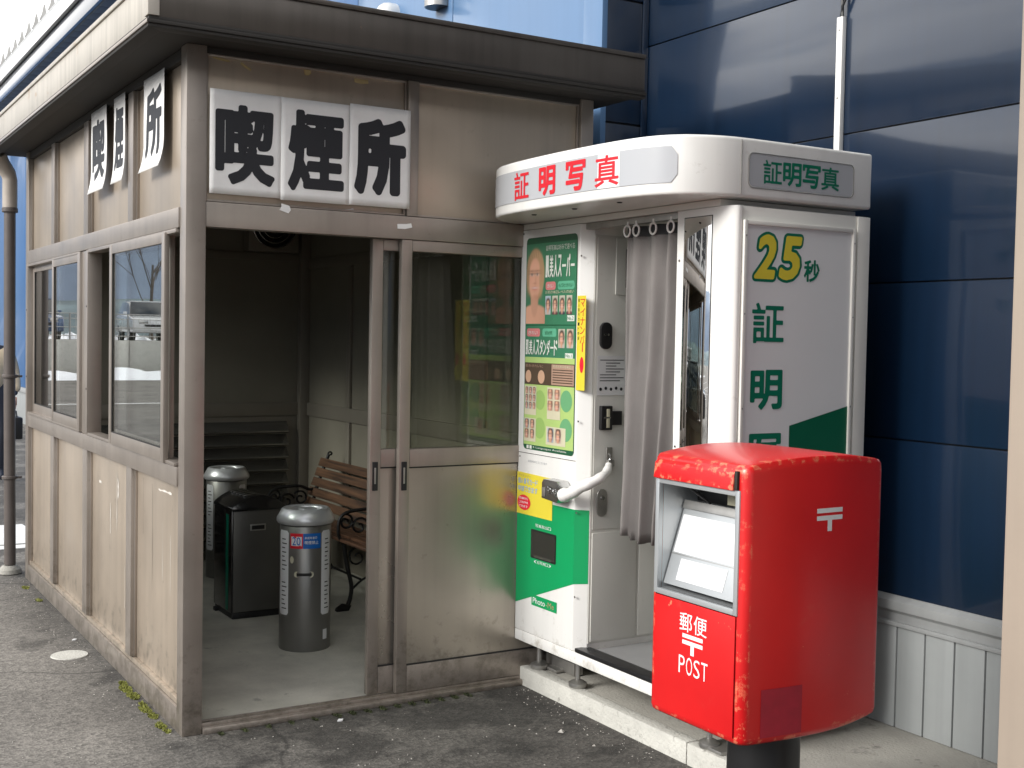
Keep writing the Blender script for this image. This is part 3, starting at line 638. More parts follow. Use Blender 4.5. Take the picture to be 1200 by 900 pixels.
# tape remains on the front
for (x, z, w, h, a) in ((1.50, 2.676, .07, .008, -.12), (1.60, 2.66, .05, .01, -.5), (1.86, 2.672, .03, .022, .2), (2.10, 2.665, .065, .018, 0), (2.05, 2.118, .05, .02, .2), (1.76, 2.108, .03, .04, 1.3), (2.30, 2.07, .07, .02, .1)):
    m = MB(); ca, sa = math.cos(a), math.sin(a); yy = Y0+.0285 if z > 2.115 else Y0+.0045
    pts = [(-w/2, -h/2), (0, -h*.65), (w/2, -h*.4), (w/2*.9, h/2), (w*.1, h*.4), (-w/2, h/2)]
    P_ = [(x+ca*p-sa*q, z+sa*p+ca*q) for p, q in pts]; m.prism(P_, 'y', yy-.0012, yy); m.build('tape_residue', 'tape' if z > 2.5 else 'paper', sh, smooth=0)
# ventilation fan on the back wall
t = thing('ventilation_fan', (2.93, 8.17, 2.33), 'dark square ventilation fan with round grille high on the shelter back wall', 'fan')
m = MB(); m.box(2.76, 8.06, 2.165, 3.12, 8.172, 2.525); m.build('fan_casing', 'innerframe', t, bevel=.006)
m = MB(); n = 32
for r_ in (.155, .12, .085, .05):
    m.tube([(2.94+r_*math.cos(2*PI*k/n), 8.052, 2.345+r_*math.sin(2*PI*k/n)) for k in range(n)], .005, 6, closed=True)
m.build('fan_grille', 'louver', t)
m = MB(); m.poly([(2.94+.15*math.cos(2*PI*k/n), 8.0585, 2.345+.15*math.sin(2*PI*k/n)) for k in range(n)]); m.build('fan_opening', 'black', t)

# ---- paper signs
SW = {'喫': '喫', '煙': '煙', '所': '所'}
def warp_front(x0, x1, z0, z1, amp, seed):
    def f(x, z):
        s = (x-x0)/(x1-x0); q = (z-z0)/(z1-z0)
        return (x, Y0+.0035-.004-amp*(.5+.5*noise.noise(Vector((x*7+seed, z*6, seed))))-.0006, z)
    return f
def grid_sheet(m, u0, v0, u1, v1, f, nu=14, nv=14, th=None):
    vs = [f(u0+(u1-u0)*i/nu, v0+(v1-v0)*j/nv) for j in range(nv+1) for i in range(nu+1)]
    fs = [(j*(nu+1)+i, j*(nu+1)+i+1, (j+1)*(nu+1)+i+1, (j+1)*(nu+1)+i) for j in range(nv) for i in range(nu)]
    m.add(vs, fs)
def heavy_text(m, ch, u0, v0, u1, v1, f, off):
    vs, fs = fat_glyph(ch, u1-u0, v1-v0, off*(v1-v0), 84)
    m.add([f(u0+(u1-u0)*x, v0+(v1-v0)*y) for x, y in vs], fs)
def sheet_thing(name, f, u0, v0, u1, v1, label, cat, group, glyphs, off, normal, base):
    t = thing(name, base, label, cat, group)
    m = MB(); grid_sheet(m, u0, v0, u1, v1, f); o = m.build('paper_sheet', 'paper', t, smooth=80)
    md = o.modifiers.new('thick', 'SOLIDIFY'); md.thickness = .0008; md.offset = 0
    m = MB(); n = Vector(normal)*.0016
    for ch, a, b_, c, d in glyphs: heavy_text(m, ch, a, b_, c, d, lambda u, v: tuple(Vector(f(u, v))+n), off)
    m.build('lettering', 'ink', t, smooth=80)
names = [('喫', 1.446, 1.742, 1.468, 1.712, 2.186, 2.50, 'leftmost'), ('煙', 1.738, 2.038, 1.768, 2.012, 2.182, 2.51, 'middle'), ('所', 2.036, 2.316, 2.058, 2.296, 2.19, 2.512, 'rightmost')]
for i, (ch, a, b_, ga, gb, gz0, gz1, pos) in enumerate(names):
    z0, z1 = (2.145, 2.553) if i == 0 else ((2.140, 2.552) if i == 1 else (2.142, 2.560))
    f = warp_front(a, b_, z0, z1, .0025, i*3.1+1)
    f2 = (lambda f, i: (lambda x, z: (lambda p: (p[0], p[1]-.0015*i, p[2]))(f(x, z))))(f, i)
    sheet_thing('paper_sign', f2, a, z0, b_, z1, 'white paper sheet with heavy black %s over the shelter doorway, %s of three' % (ch, pos), 'paper sign', 'paper signs over the shelter doorway', [(ch, ga, gz0, gb, gz1)], .034 if ch != '所' else .050, (0, -1, 0), ((a+b_)/2, Y0-.004, (z0+z1)/2))
# papers on the left face, curling away at the foot
def side_f(y0, y1, z0, z1, curl, seed):
    def f(u, z):   # u grows to the right as seen from outside (towards the camera)
        q = (z-z0)/(z1-z0); c = curl*max(0, 1-q/.32)**2
        return (X0-.006-c-.004*noise.noise(Vector((u*6+seed, z*5, seed))), y1-u+c*.25, z+c*.18)
    return f
for i, (ch, ya, yb, za, zb, curl) in enumerate((('喫', 6.01, 6.34, 2.275, 2.682, .018), ('煙', 5.645, 5.86, 2.28, 2.68, .014), ('所', 5.00, 5.32, 2.272, 2.673, .022))):
    f = side_f(ya, yb, za, zb, curl, i*2.3)
    w = yb-ya
    sheet_thing('paper_sign', f, 0, za, w, zb, 'curling white paper with black %s on the shelter left wall, %s one' % (ch, ('farthest', 'middle', 'nearest')[i]), 'paper sign', 'curling paper signs on the shelter left wall', [(ch, w*.12, za+.06, w*.88, zb-.05)], .034, (-1, 0, 0), (X0, (ya+yb)/2, (za+zb)/2))

# ---- downspout at the far left corner
t = thing('downspout', (1.29, 8.42, 0), 'brown rain downspout at the far left corner of the shelter', 'downspout')
m = MB(); m.tube([(1.29, 8.42, .06), (1.285, 8.42, 1.2), (1.285, 8.42, 2.38)], .036, 16); m.build('pipe', 'pipe', t)
m = MB(); m.tube([(1.285, 8.42, 2.381), (1.285, 8.42, 2.56), (1.275, 8.42, 2.60), (1.23, 8.40, 2.66), (1.205, 8.38, 2.705)], [.046, .046, .048, .052, .055], 16); m.build('pipe_top', 'pipe2', t)
m = MB(); m.lathe(1.285, 8.42, [(.047, 2.35), (.05, 2.355), (.05, 2.375), (.047, 2.38)], 16); m.build('pipe_collar', 'pipe', t)
for z in (1.28, .62):
    m = MB(); m.lathe(1.286, 8.42, [(.044, z), (.048, z+.004), (.048, z+.018), (.044, z+.022)], 16); m.box(1.30, 8.40, z+.004, 1.36, 8.414, z+.018); m.build('pipe_bracket', 'pipe', t)
m = MB(); m.lathe(1.29, 8.42, [(.045, .0), (.075, .005), (.07, .03), (.045, .055)], 16); m.build('pipe_foot', 'slab', t)
# ================================================================== PHOTO BOOTH
BX, BY0, BY1, BXb = 2.90, 3.29, 4.72, 3.59
pb = thing('photo_booth', (3.2, 4.0, .084), 'white and green ID photo booth with grey curtain and lit style signs', 'photo booth')
fx = lambda X: (lambda u, v: (X, u, v))          # u is world Y, v is Z
fy = lambda Y: (lambda u, v: (u, Y, v))          # u is world X
fL = lambda X, yl: (lambda u, v: (X, yl-u, v))   # reads left to right from outside
# base, feet
box('base_plinth', 'white', pb, BX, BY0+.005, .215, BXb, BY1, .2645, bevel=.004)
def foot(x, y, plate):
    m = MB(); m.lathe(x, y, [(.011, .112), (.011, .22)], 12); m.build('foot_bolt', 'steel', pb)
    m = MB(); m.lathe(x, y, [(.038, .085), (.04, .09), (.04, .104), (.03, .110), (.014, .118)], 24); m.build('foot_pad', 'steel', pb)
    if plate: m = MB(); m.box(x-.03, y-.10, .0845, x+.09, y+.02, .0975) if plate == 1 else m.box(x+.02, y-.11, .0845, x+.07, y+.09, .0985); m.build('foot_plate', 'steel', pb, bevel=.002)
foot(2.975, 4.31, 0); foot(2.985, 4.64, 2); foot(2.97, 3.43, 1); foot(3.5, 4.64, 0); foot(3.5, 3.4, 0)
m = MB(); m.box(3.05, 4.45, .0845, 3.10, 4.68, .14); m.build('foot_bracket', 'steel', pb, bevel=.003)
# machine cabinet (far half)
CYN = 4.205
cab = MB(); cab.prism([(BX, BY1), (BX, CYN+.045), (BX+.045, CYN), (BXb-.04, CYN), (BXb-.04, BY1)], 'z', .266, 2.086)
cab.build('cabinet', 'white', pb, bevel=.004)
box('cabinet_side', 'grey_in', pb, BX+.046, CYN-.006, .30, BXb-.05, CYN-.0005, 2.04, bevel=.001)
box('side_panel_lower', 'grey_in', pb, BX+.055, CYN-.012, .31, 3.19, CYN-.0065, .775, bevel=.0015)
box('side_panel_lower', 'grey_in', pb, 3.205, CYN-.012, .31, BXb-.06, CYN-.0065, .775, bevel=.0015)
box('side_panel_upper', 'grey_in', pb, BX+.055, CYN-.010, .79, BXb-.06, CYN-.0065, 2.03, bevel=.0015)
# green dress
m = MB(); e = .0015
pts = [(CYN+.045, .552), (CYN+.045, .872), (BY1-.004, .872), (BY1-.004, .387)]
m.poly([fx(BX-e)(*p) for p in pts])
m.poly([(BX-e, CYN+.045, .552), (BX-e, CYN+.045, .872), (BX+.045-e, CYN-e, .872), (BX+.045-e, CYN-e, .558)])
m.build('green_band', 'green', pb, smooth=0)
# dispensing slot
m = MB(); m.poly([fx(BX-.0025)(*p) for p in rrect(4.385, .612, 4.592, .742, .006)]); m.build('photo_outlet', 'black', pb, smooth=0)
m = MB(); m.prism([(BX-.0045, .735), (BX-.003, .735), (BX-.003, .62), (BX-.0045, .62)], 'y', 4.392, 4.586); m.build('outlet_flap', 'glass', pb, smooth=0)
m = MB(); m.poly([fx(BX-.0035)(*p) for p in quadr(4.42, .618, 4.56, .628)]); m.build('outlet_edge', 'chrome', pb, smooth=0)
def ltext(name, mat, parent, txt, X, yl, v0, w, h, off=0., per=True, pitch=None):
    m = MB(); n = len(txt); f = fL(X, yl)
    if per:
        p = pitch or w/n; cw = p*.9
        for k, ch in enumerate(txt):
            if ch == ' ': continue
            hh = h*.12 if ch in 'ー-' else h
            put_text(m, ch, k*p, v0+(h-hh)/2, k*p+cw*(.55 if ch in 'i1l' else 1), v0+(h-hh)/2+hh, f, off)
    else: put_text(m, txt, 0, v0, w, v0+h, f, off)
    return m.build(name, mat, parent, smooth=0)
ltext('lettering', 'whitelabel', pb, '写真取出口', BX-.003, 4.555, .755, .13, .014)
ltext('lettering', 'whitelabel', pb, '(右写真口)', BX-.003, 4.56, .592, .14, .014)
# maker plate
m = MB(); m.poly([fx(BX-.0018)(*p) for p in quadr(4.372, .400, 4.578, .448)]); m.build('maker_plate', 'green', pb, smooth=0)
ltext('lettering', 'whitelabel', pb, 'Photo', BX-.0030, 4.565, .411, .10, .026, per=False)
ltext('lettering', 'tape', pb, '-Me', BX-.0030, 4.457, .411, .065, .026, per=False)
# decoration: rows of little portrait pictures used on the posters
PCOL = dict(bg=(.045, .19, .10), band=(.012, .09, .04), skin=(.66, .24, .13), hair=(.30, .13, .05), ltgreen=(.40, .55, .18), brown=(.085, .055, .035), card=(.60, .56, .40), wht=(.7, .72, .66), pink=(.62, .20, .20), mint=(.12, .42, .26), midg=(.29, .45, .13), line=(.42, .27, .2), dark=(.04, .03, .03), lips=(.55, .08, .06), eye=(.03, .02, .02), skin2=(.58, .36, .24), blond=(.50, .33, .17), teal=(.14, .36, .17), blueletter=(.25, .42, .72), red=(.72, .02, .04))
for k_, c_ in PCOL.items(): MT['p_'+k_] = pbr('print_'+k_, c_, .35, 0, var=.03, scale=20, coat=.25)
PK = list(PCOL); PI_ = {k_: i for i, k_ in enumerate(PK)}
def printed():
    m = bpy.data.materials.new('photo_print'); m.use_nodes = True; t = m.node_tree; b = t.nodes['Principled BSDF']; b.inputs['Roughness'].default_value = .35; b.inputs['Coat Weight'].default_value = .25
    a = t.nodes.new('ShaderNodeVertexColor'); a.layer_name = 'print'; t.links.new(a.outputs['Color'], b.inputs['Base Color']); return m
MT['print'] = printed()
def sg(x): return 1/(1+np.exp(-np.clip(x, -30, 30)))
def paint(x, y, bgc, hairc, dress, soft=.05, seed=0, long_hair=True):
    """a generic, made-up portrait; x,y arrays with the face centred on 0 and about 1 wide"""
    C = np.ones((len(x), 3))*np.array(bgc)
    def over(mask, col): nonlocal C; C = C*(1-mask[:, None])+np.array(col)*mask[:, None] if np.ndim(col) == 1 else C*(1-mask[:, None])+col*mask[:, None]
    E_ = lambda cx, cy, rx, ry, s_=1: sg((1-np.sqrt(((x-cx)/rx)**2+((y-cy)/ry)**2))*min(rx, ry)/soft/s_*2)
    sk = np.array((.74, .40, .27)); sh_ = np.clip(1.02-.30*x+.06*y, .55, 1.25)[:, None]*sk
    over(E_(.04, .12, .66, .98), hairc)
    over(E_(0, -2.15, 1.5, 1.15), sh_*.93 if dress is None else dress)
    over(E_(0, -.85, .27, .62), sh_*.80)
    over(E_(0, -.02, .44, .78), sh_)
    over(E_(-.30, .0, .12, .10, 3)*.25, (.75, .22, .15)); over(E_(-.05, .42, .28, .14, 3)*.35, (.85, .5, .36)); over(E_(-.22, -.12, .12, .10, 3)*.4, (.85, .48, .35))
    st = .92+.08*np.sin(x*38+y*9+seed)
    top = sg((y-.66-.35*np.sqrt(np.clip(1-(x/.62)**2, 0, 1))*0+.55*np.abs(x+.05)**1.3*0 - .12*np.cos(x*3))/soft*1.3)*E_(.02, .22, .60, .82)
    over(top, np.outer(st, np.array(hairc)*1.15))
    side = E_(.47, .05, .14, .70)+E_(-.50, .08, .10, .62); over(np.clip(side, 0, 1)*.85, hairc)
    for s_ in (-1, 1):
        over(E_(s_*.20-.02, .13, .105, .042)*.9, (.72, .62, .55)); over(E_(s_*.20-.02, .13, .036, .038)*.9, (.10, .06, .04)); over(E_(s_*.20-.02, .165, .11, .018)*.8, (.10, .05, .03))
        over(E_(s_*.21-.02, .27, .125, .022)*.75, (.22, .11, .06))
    over(E_(.06, -.08, .035, .13, 2)*.35, (.40, .17, .10)); over(E_(0, -.20, .075, .022)*.55, (.38, .13, .09))
    over(E_(0, -.39, .185, .062)*.9, (.55, .12, .10)); over(E_(0, -.375, .125, .022)*.9, (.80, .74, .68)); over(E_(0, -.52, .12, .03, 2)*.3, (.42, .2, .13))
    over(E_(.10, -.72, .25, .09, 2)*.45, (.34, .15, .09))
    return C
def print_sheet(name, parent, f, u0, v0, u1, v1, nu, nv, colfun, keep=None):
    U, V = np.meshgrid(np.linspace(u0, u1, nu+1), np.linspace(v0, v1, nv+1)); C = colfun(U.ravel(), V.ravel())
    m = MB(); m.add([f(a, b_) for a, b_ in zip(U.ravel(), V.ravel())], [(j*(nu+1)+i, j*(nu+1)+i+1, (j+1)*(nu+1)+i+1, (j+1)*(nu+1)+i) for j in range(nv) for i in range(nu)])
    o = m.build(name, 'print', parent, smooth=0); ca = o.data.color_attributes.new('print', 'FLOAT_COLOR', 'POINT')
    ca.data.foreach_set('color', np.concatenate([np.clip(C, 0, 1), np.ones((len(C), 1))], 1).astype('f').ravel()); return o
PORT = []
def portrait(m, f, cx, cy, w, h, d, hair='dark'): PORT.append((cx, cy, w, h, d, hair))
# poster 1: upper advertisement.  u from the left (far) edge, v = z
PYL = 4.672; PW = .408
fp = lambda d: fL(BX-.002-.0005*d, PYL)
m = MB()
flat(m, rrect(0, 1.098, PW, 2.048, .022), fp(0), PI_['band'])
flat(m, quadr(.004, 1.66, PW-.004, 2.02), fp(1), PI_['bg'])
flat(m, quadr(.004, 1.505, PW-.004, 1.655), fp(1), PI_['bg'])
flat(m, quadr(.004, 1.49, PW-.004, 1.515), fp(2), PI_['ltgreen'])
flat(m, quadr(.004, 1.393, PW-.004, 1.49), fp(1), PI_['brown'])
flat(m, quadr(.004, 1.12, PW-.004, 1.392), fp(1), PI_['ltgreen'])
# smiling woman, plain flat print
# pills and portrait rows
flat(m, rrect(.165, 1.812, .245, 1.848, .012, 3), fp(2), PI_['pink']); flat(m, rrect(.262, 1.812, .392, 1.848, .012, 3), fp(2), PI_['mint'])
for k in range(4): portrait(m, fp, .187+k*.056, 1.745, .043, .082, 2)
flat(m, rrect(.016, 1.607, .125, 1.643, .01, 3), fp(2), PI_['pink']); flat(m, rrect(.145, 1.607, .258, 1.643, .01, 3), fp(2), PI_['mint'])
for k in range(2): portrait(m, fp, .300+k*.066, 1.60, .050, .082, 2)
flat(m, quadr(.34, 1.675, .395, 1.70), fp(2), PI_['wht']); flat(m, quadr(.33, 1.515, .39, 1.537), fp(3), PI_['wht'])
# brown band
flat(m, ell(.035, 1.428, .024, .028), fp(2), PI_['skin2']); flat(m, ell(.142, 1.428, .028, .030), fp(2), PI_['skin2']); flat(m, quadr(.225, 1.397, .400, 1.486), fp(2), PI_['line'])
for k in range(6): flat(m, quadr(.235, 1.405+k*.011, .392, 1.4095+k*.011), fp(3), PI_['brown'])
# sample sheets
for cx, cy, r_ in ((.135, 1.325, .042), (.345, 1.33, .045), (.135, 1.20, .045), (.345, 1.205, .048)): flat(m, ell(cx, cy, r_, r_*1.05), fp(2), PI_['midg' if cx < .2 else 'teal'])
flat(m, quadr(.008, 1.255, .105, 1.385), fp(3), PI_['card']); flat(m, quadr(.195, 1.245, .300, 1.385), fp(3), PI_['card']); flat(m, quadr(.008, 1.135, .105, 1.24), fp(3), PI_['card']); flat(m, quadr(.190, 1.132, .345, 1.212), fp(3), PI_['card'])
for j in range(3):
    for k in range(3): portrait(m, fp, .026+k*.031, 1.365-j*.034, .026, .031, 4)
for j in range(2):
    for k in range(2):
        portrait(m, fp, .220+k*.054, 1.355-j*.05, .045, .044, 4, 'hair'); portrait(m, fp, .030+k*.046, 1.215-j*.045, .038, .042, 4)
for k in range(2): portrait(m, fp, .228+k*.06, 1.175, .050, .062, 4)
po = m.build('advert_poster', ['p_'+k_ for k_ in PK], pb, smooth=0)
def big(U, V):
    x = (U-.074)/.112; y = (V-1.868)/.118
    C = paint(x, y, (.045, .19, .10), (.46, .29, .16), None, .035)
    g_ = np.stack([.03+.10*(V-1.66), .15+.05*U, .075+.0*U], 1); a = np.clip((U-.150)/.02, 0, 1)[:, None]*np.clip((V-1.70)/.02, 0, 1)[:, None]
    return C*(1-a)+g_*a
print_sheet('portrait_print', po, fL(BX-.002-.0005*1.5, PYL), .004, 1.664, .162, 2.018, 72, 150, big)
for k, (cx, cy, w, h, d, hair) in enumerate(PORT):
    hc = (.03, .022, .018) if hair == 'dark' else (.14, .06, .03); rs_ = random.Random(k); bgc = rs_.choice(((.55, .52, .42), (.42, .50, .56), (.60, .50, .40))); dr = rs_.choice(((.05, .05, .07), (.45, .44, .42), (.12, .05, .06)))
    q = 16 if h > .05 else 9
    print_sheet('portrait_print', po, fL(BX-.002-.0005*(d+1), PYL), cx-w/2, cy-h/2, cx+w/2, cy+h/2, q, int(q*1.4), lambda U, V: paint((U-cx)/(w*.62), (V-cy-h*.02)/(w*.62), bgc, hc, dr, .10, k))
def pl(txt, u0, v0, w, h, d=5, mat='p_wht', off=0.0, per=True): return ltext('lettering', mat, po, txt, BX-.002-.0005*d, PYL-u0, v0, w, h, off, per)
pl('証明写真は好みで選べる', .165, 1.985, .228, .022); pl('肌美人スーパー', .163, 1.866, .232, .098, off=.02)
pl('きれい', .180, 1.822, .05, .016); pl('もっときれい', .270, 1.822, .115, .016, mat='p_bg'); pl('お肌の補正レベルの違い', .165, 1.796, .228, .012, mat='p_card'); pl('No.2', .344, 1.680, .046, .015, mat='p_bg', per=False)
pl('肌美人スタンダード', .010, 1.525, .262, .068, off=.02); pl('きれい', .03, 1.616, .08, .016); pl('自然', .17, 1.616, .06, .016, mat='p_bg'); pl('No.1', .335, 1.519, .046, .014, mat='p_bg', per=False)
pl('肌をきれいに', .012, 1.470, .15, .012, mat='p_line'); pl('肌色と赤みを補正', .24, 1.472, .14, .011, mat='p_card')
pl('5 Languages Available', .085, 1.105, .27, .010, per=False); flat_m = MB(); flat(flat_m, quadr(.03, 1.102, .048, 1.117), fp(2)); flat(flat_m, quadr(.055, 1.102, .073, 1.117), fp(2)); flat_m.build('flag_marks', 'p_wht', po, smooth=0)
# vertical yellow strip
m = MB(); ys_ = 4.2525; fs_ = fL(BX-.003, 4.2555)
flat(m, quadr(0, 1.382, .064, 1.782), fs_, 0); st = m.build('yellow_strip_poster', 'yellow', pb, smooth=0)
m = MB()
for k, ch in enumerate('マイナンバー'):
    if ch == 'ー': put_text(m, 'l', .040, 1.545, .047, 1.585, fL(BX-.0035, 4.2555), 0); continue
    put_text(m, ch, .024, 1.735-k*.0385, .058, 1.768-k*.0385, fL(BX-.0035, 4.2555), .01)
m.build('lettering', 'redletter', st, smooth=0)
m = MB()
for k, ch in enumerate('個人番号カード申請'): put_text(m, ch, .006, 1.755-k*.020, .018, 1.770-k*.020, fL(BX-.0035, 4.2555), 0)
m.build('lettering', 'ink', st, smooth=0)
m = MB(); flat(m, ell(.040, 1.490, .015, .034), fL(BX-.0036, 4.2555)); m.build('red_seal', 'p_red', st, smooth=0)
# square yellow poster
m = MB(); f0 = fL(BX-.003, 4.717); flat(m, [(0, .800), (.296, .800), (.296, .985), (0, .990)], f0); yp = m.build('yellow_poster', 'yellow', pb, smooth=0)
for txt, v in (('個人番号カード', .938), ('申請できます', .902)): ltext('lettering', 'p_blueletter', yp, txt, BX-.0038, 4.708, v, .17, .026, .012)
ltext('lettering', 'tape', yp, 'マイナンバー', BX-.0038, 4.705, .970, .11, .010)
m = MB(); flat(m, ell(.062, .853, .056, .035), fL(BX-.0038, 4.717)); m.build('red_seal', 'p_red', yp, smooth=0)
for k, txt in enumerate(('写真撮影から', 'このまま申請', 'できます')): ltext('lettering', 'whitelabel', yp, txt, BX-.0043, 4.699, .866-k*.018, .08, .011)
# printed note above the poster
ltext('lettering', 'lightbox2', pb, '毎度ありがとうございます', BX-.0015, 4.63, 1.04, .16, .010)
# ---- near pillar with rounded corner and mirror
m = MB(); r_ = .075
pts = [(BX, 3.60), (BX, BY0+r_)]+[(BX+.032-.032*math.cos(R(a)), BY0+r_-r_*math.sin(R(a))) for a in range(10, 91, 10)]+[(2.941, BY0), (2.941, 3.56), (2.985, 3.56), (2.985, 3.60)]
m.prism(pts, 'z', .266, 2.086); m.build('corner_pillar', 'white', pb, smooth=35)
box('mirror', 'mirror', pb, BX-.003, 3.402, .86, BX-.0005, 3.556, 2.055, bevel=.001)
box('mirror_rubber', 'black', pb, BX-.0016, 3.399, .857, BX-.0003, 3.559, 2.058, bevel=0)
# ---- near side wall with light panel
box('side_wall', 'white2', pb, 2.942, BY0+.006, .266, BXb, BY0+.03, 2.086, bevel=.002)
box('side_edge_strip', 'white2', pb, 3.525, BY0-.001, .266, BXb, BY0+.0055, 2.084, bevel=.002)
m = MB(); a, b_, c_, d_ = 2.947, 3.508, .40, 2.036; w = .016
for q in ((a, c_, a+w, d_), (b_-w, c_, b_, d_), (a+w, c_, b_-w, c_+w), (a+w, d_-w, b_-w, d_)): m.box(q[0], BY0-.010, q[1], q[2], BY0+.0058, q[3])
m.build('light_panel_frame', 'white2', pb, bevel=.003)
lp = box('light_panel', 'lightbox', pb, a+w, BY0-.002, c_+w, b_-w, BY0+.005, d_-w, bevel=0)
for z in (.7, 1.02, 1.36, 1.70, 1.98):
    for x in (a+.008, b_-.008):
        m = MB(); m.tube([(x, BY0-.0105, z), (x, BY0-.0115, z)], .0035, 8); m.build('screw', 'steel', pb)
fl_ = lambda d: (lambda u, v: (u, BY0-.003-.0006*d, v))
def outline_text(txt, u0, v0, u1, v1, par, sh_=0.0):
    m = MB(); put_text(m, txt, u0-.010, v0-.010, u1+.010, v1+.010, fl_(0), .135, shear=sh_); m.build('lettering_outline', 'dgreen', par, smooth=0)
    m = MB(); put_text(m, txt, u0, v0, u1, v1, fl_(1.2), .062, shear=sh_); m.build('lettering', 'yellow', par, smooth=0)
outline_text('2', 3.000, 1.828, 3.098, 1.990, lp, .026); outline_text('5', 3.118, 1.828, 3.216, 1.990, lp, .026)
def stext(txt, u0, v0, u1, v1, mat, par, off=.02):
    m = MB(); put_text(m, txt, u0, v0, u1, v1, fl_(1), off); m.build('lettering', mat, par, smooth=0)
stext('秒', 3.246, 1.826, 3.326, 1.908, 'dgreen', lp, .035)
for ch, v1_ in (('証', 1.742), ('明', 1.500), ('写', 1.268), ('真', 1.030)): stext(ch, 2.997, v1_-.146, 3.153, v1_, 'dgreen', lp, .022 if ch == '証' else .045)
m = MB(); m.poly([fl_(.5)(*p) for p in [(3.193, 1.293), (3.494, 1.362), (3.494, .42), (3.193, .42)]]); m.build('green_field', 'dgreen2', lp, smooth=0)
# ---- opening: floor, back, ceiling, lintel, threshold
box('floor', 'boothfloor', pb, BX+.07, 3.60, .266, BXb-.02, CYN-.013, .276, bevel=0)
box('threshold', 'black', pb, BX-.004, 3.60, .266, BX+.068, CYN+.02, .284, bevel=.004)
box('back_panel', 'grey_in', pb, BXb-.04, BY0+.031, .266, BXb, CYN, 2.086, bevel=0)
box('inner_side', 'grey_in', pb, 2.99, 3.585, .277, BXb-.05, 3.60, 2.08, bevel=0)
box('lintel', 'white2', pb, BX+.002, BY0+.075, 2.0875, BXb, BY1, 2.1135, bevel=.003)
box('curtain_rail', 'steel', pb, BX+.012, 3.602, 2.060, BX+.045, CYN+.02, 2.086, bevel=.002)
m = MB(); m.box(3.3, 3.66, .70, 3.53, 3.72, .72); m.lathe(3.36, 3.92, [(.16, .70), (.165, .71), (.165, .745), (.155, .755)], 28); m.lathe(3.36, 3.92, [(.03, .28), (.03, .70)], 14); m.lathe(3.36, 3.92, [(.14, .277), (.14, .29)], 24)
m.build('stool', 'black', pb)
# ---- devices on the inner side wall (plane y = CYN)
def oval(name, mat, cx, z0, z1, w, d=.014):
    m = MB(); h = z1-z0; pts = rrect(cx-w/2, z0, cx+w/2, z1, w/2-.001, 6); m.prism(pts, 'y', CYN-.0125-d, CYN-.0125); return m.build(name, mat, pb, bevel=.002)
mf = MB(); mf.box(3.045, CYN-.020, 1.79, 3.30, CYN-.0125, 2.03); mf.build('screen_frame', 'grey_in', pb, bevel=.003)
box('screen', 'black', pb, 3.095, CYN-.0225, 1.822, 3.27, CYN-.0205, 1.985, bevel=0)
iv = oval('intercom', 'black', 2.998, 1.558, 1.672, .058)
m = MB()
for dx, dz in ((-.008, .02), (.008, .012), (-.006, -.004)): m.lathe(2.998+dx, 0, [(.005, 0), (.005, .003)], 10); 
m.v = [(x, CYN-.0285+zz, yy+1.62) for x, yy, zz in m.v]; m.build('intercom_light', 'chrome', iv)
nb = box('notice_sheet', 'lightbox', pb, 2.962, CYN-.0135, 1.362, 3.12, CYN-.0128, 1.53, bevel=0)
m = MB()
for k in range(8): m.poly([(p[0], CYN-.0142, p[1]) for p in quadr(2.975+(.03 if 1 <= k <= 4 else 0), 1.51-k*.0125, 3.10-(k % 3)*.02, 1.5135-k*.0125)])
for k in range(5): m.poly([(p[0], CYN-.0142, p[1]) for p in ell(2.98+k*.027, 1.388+(.004 if k % 2 else 0), .007, .007)])
m.build('notice_print', 'ink', nb, smooth=0)
cm = MB(); cm.box(2.975, CYN-.034, 1.215, 3.032, CYN-.0125, 1.318); cm = cm.build('coin_unit', 'black', pb, bevel=.004)
box('coin_return', 'black', cm, 3.033, CYN-.03, 1.235, 3.085, CYN-.0125, 1.295, bevel=.003)
box('coin_slot', 'chrome', cm, 2.985, CYN-.037, 1.265, 3.02, CYN-.0345, 1.272, bevel=.001); box('coin_plate', 'cream', cm, 3.0, CYN-.0365, 1.225, 3.016, CYN-.0345, 1.305, bevel=.001)
ov = oval('lock_plate', 'steel', 2.998, .845, .962, .052, .006)
m = MB(); m.tube([(2.998, CYN-.0186, .925), (2.998, CYN-.026, .925)], .010, 14); m.build('lock_cylinder', 'chrome', ov)
hs = MB(); hs.box(3.012, CYN-.022, 1.06, 3.045, CYN-.0125, 1.14); hs = hs.build('hasp_plate', 'steel', pb, bevel=.004)
# ---- curtain
cu = MB(); nu, nv = 90, 30
ya_t, yb_t, ya_b, yb_b = 3.965, 3.612, 4.01, 3.66
vs = []
for j in range(nv+1):
    q = j/nv; zt = 2.052-(2.052-.80)*q
    for i in range(nu+1):
        s = i/nu; ph = 2*PI*(s*3.4+.16*math.sin(s*7+q*1.2)+.10*noise.noise(Vector((s*2.2, q*1.6, 8))))
        amp = .016+.024*q+.012*noise.noise(Vector((s*3, q*1.5, 12)))+.006*noise.noise(Vector((s*4, q*3, 2)))
        y_ = (ya_t+(ya_b-ya_t)*q)+((yb_t-ya_t)+((yb_b-yb_t)-(ya_b-ya_t))*q)*s + .010*math.sin(ph*1.0+1.2)*q
        x_ = BX+.038+amp*math.sin(ph)+.004*noise.noise(Vector((s*14, q*8, 5)))+.012*q
        z_ = zt-(.012*math.sin(PI*s*2.0)*q if 1 else 0)-(.02 if s < .42 else 0)*0
        vs.append((x_, y_, z_+(.02*q if s < .30 else 0)-(.012*q if s > .34 else 0)))
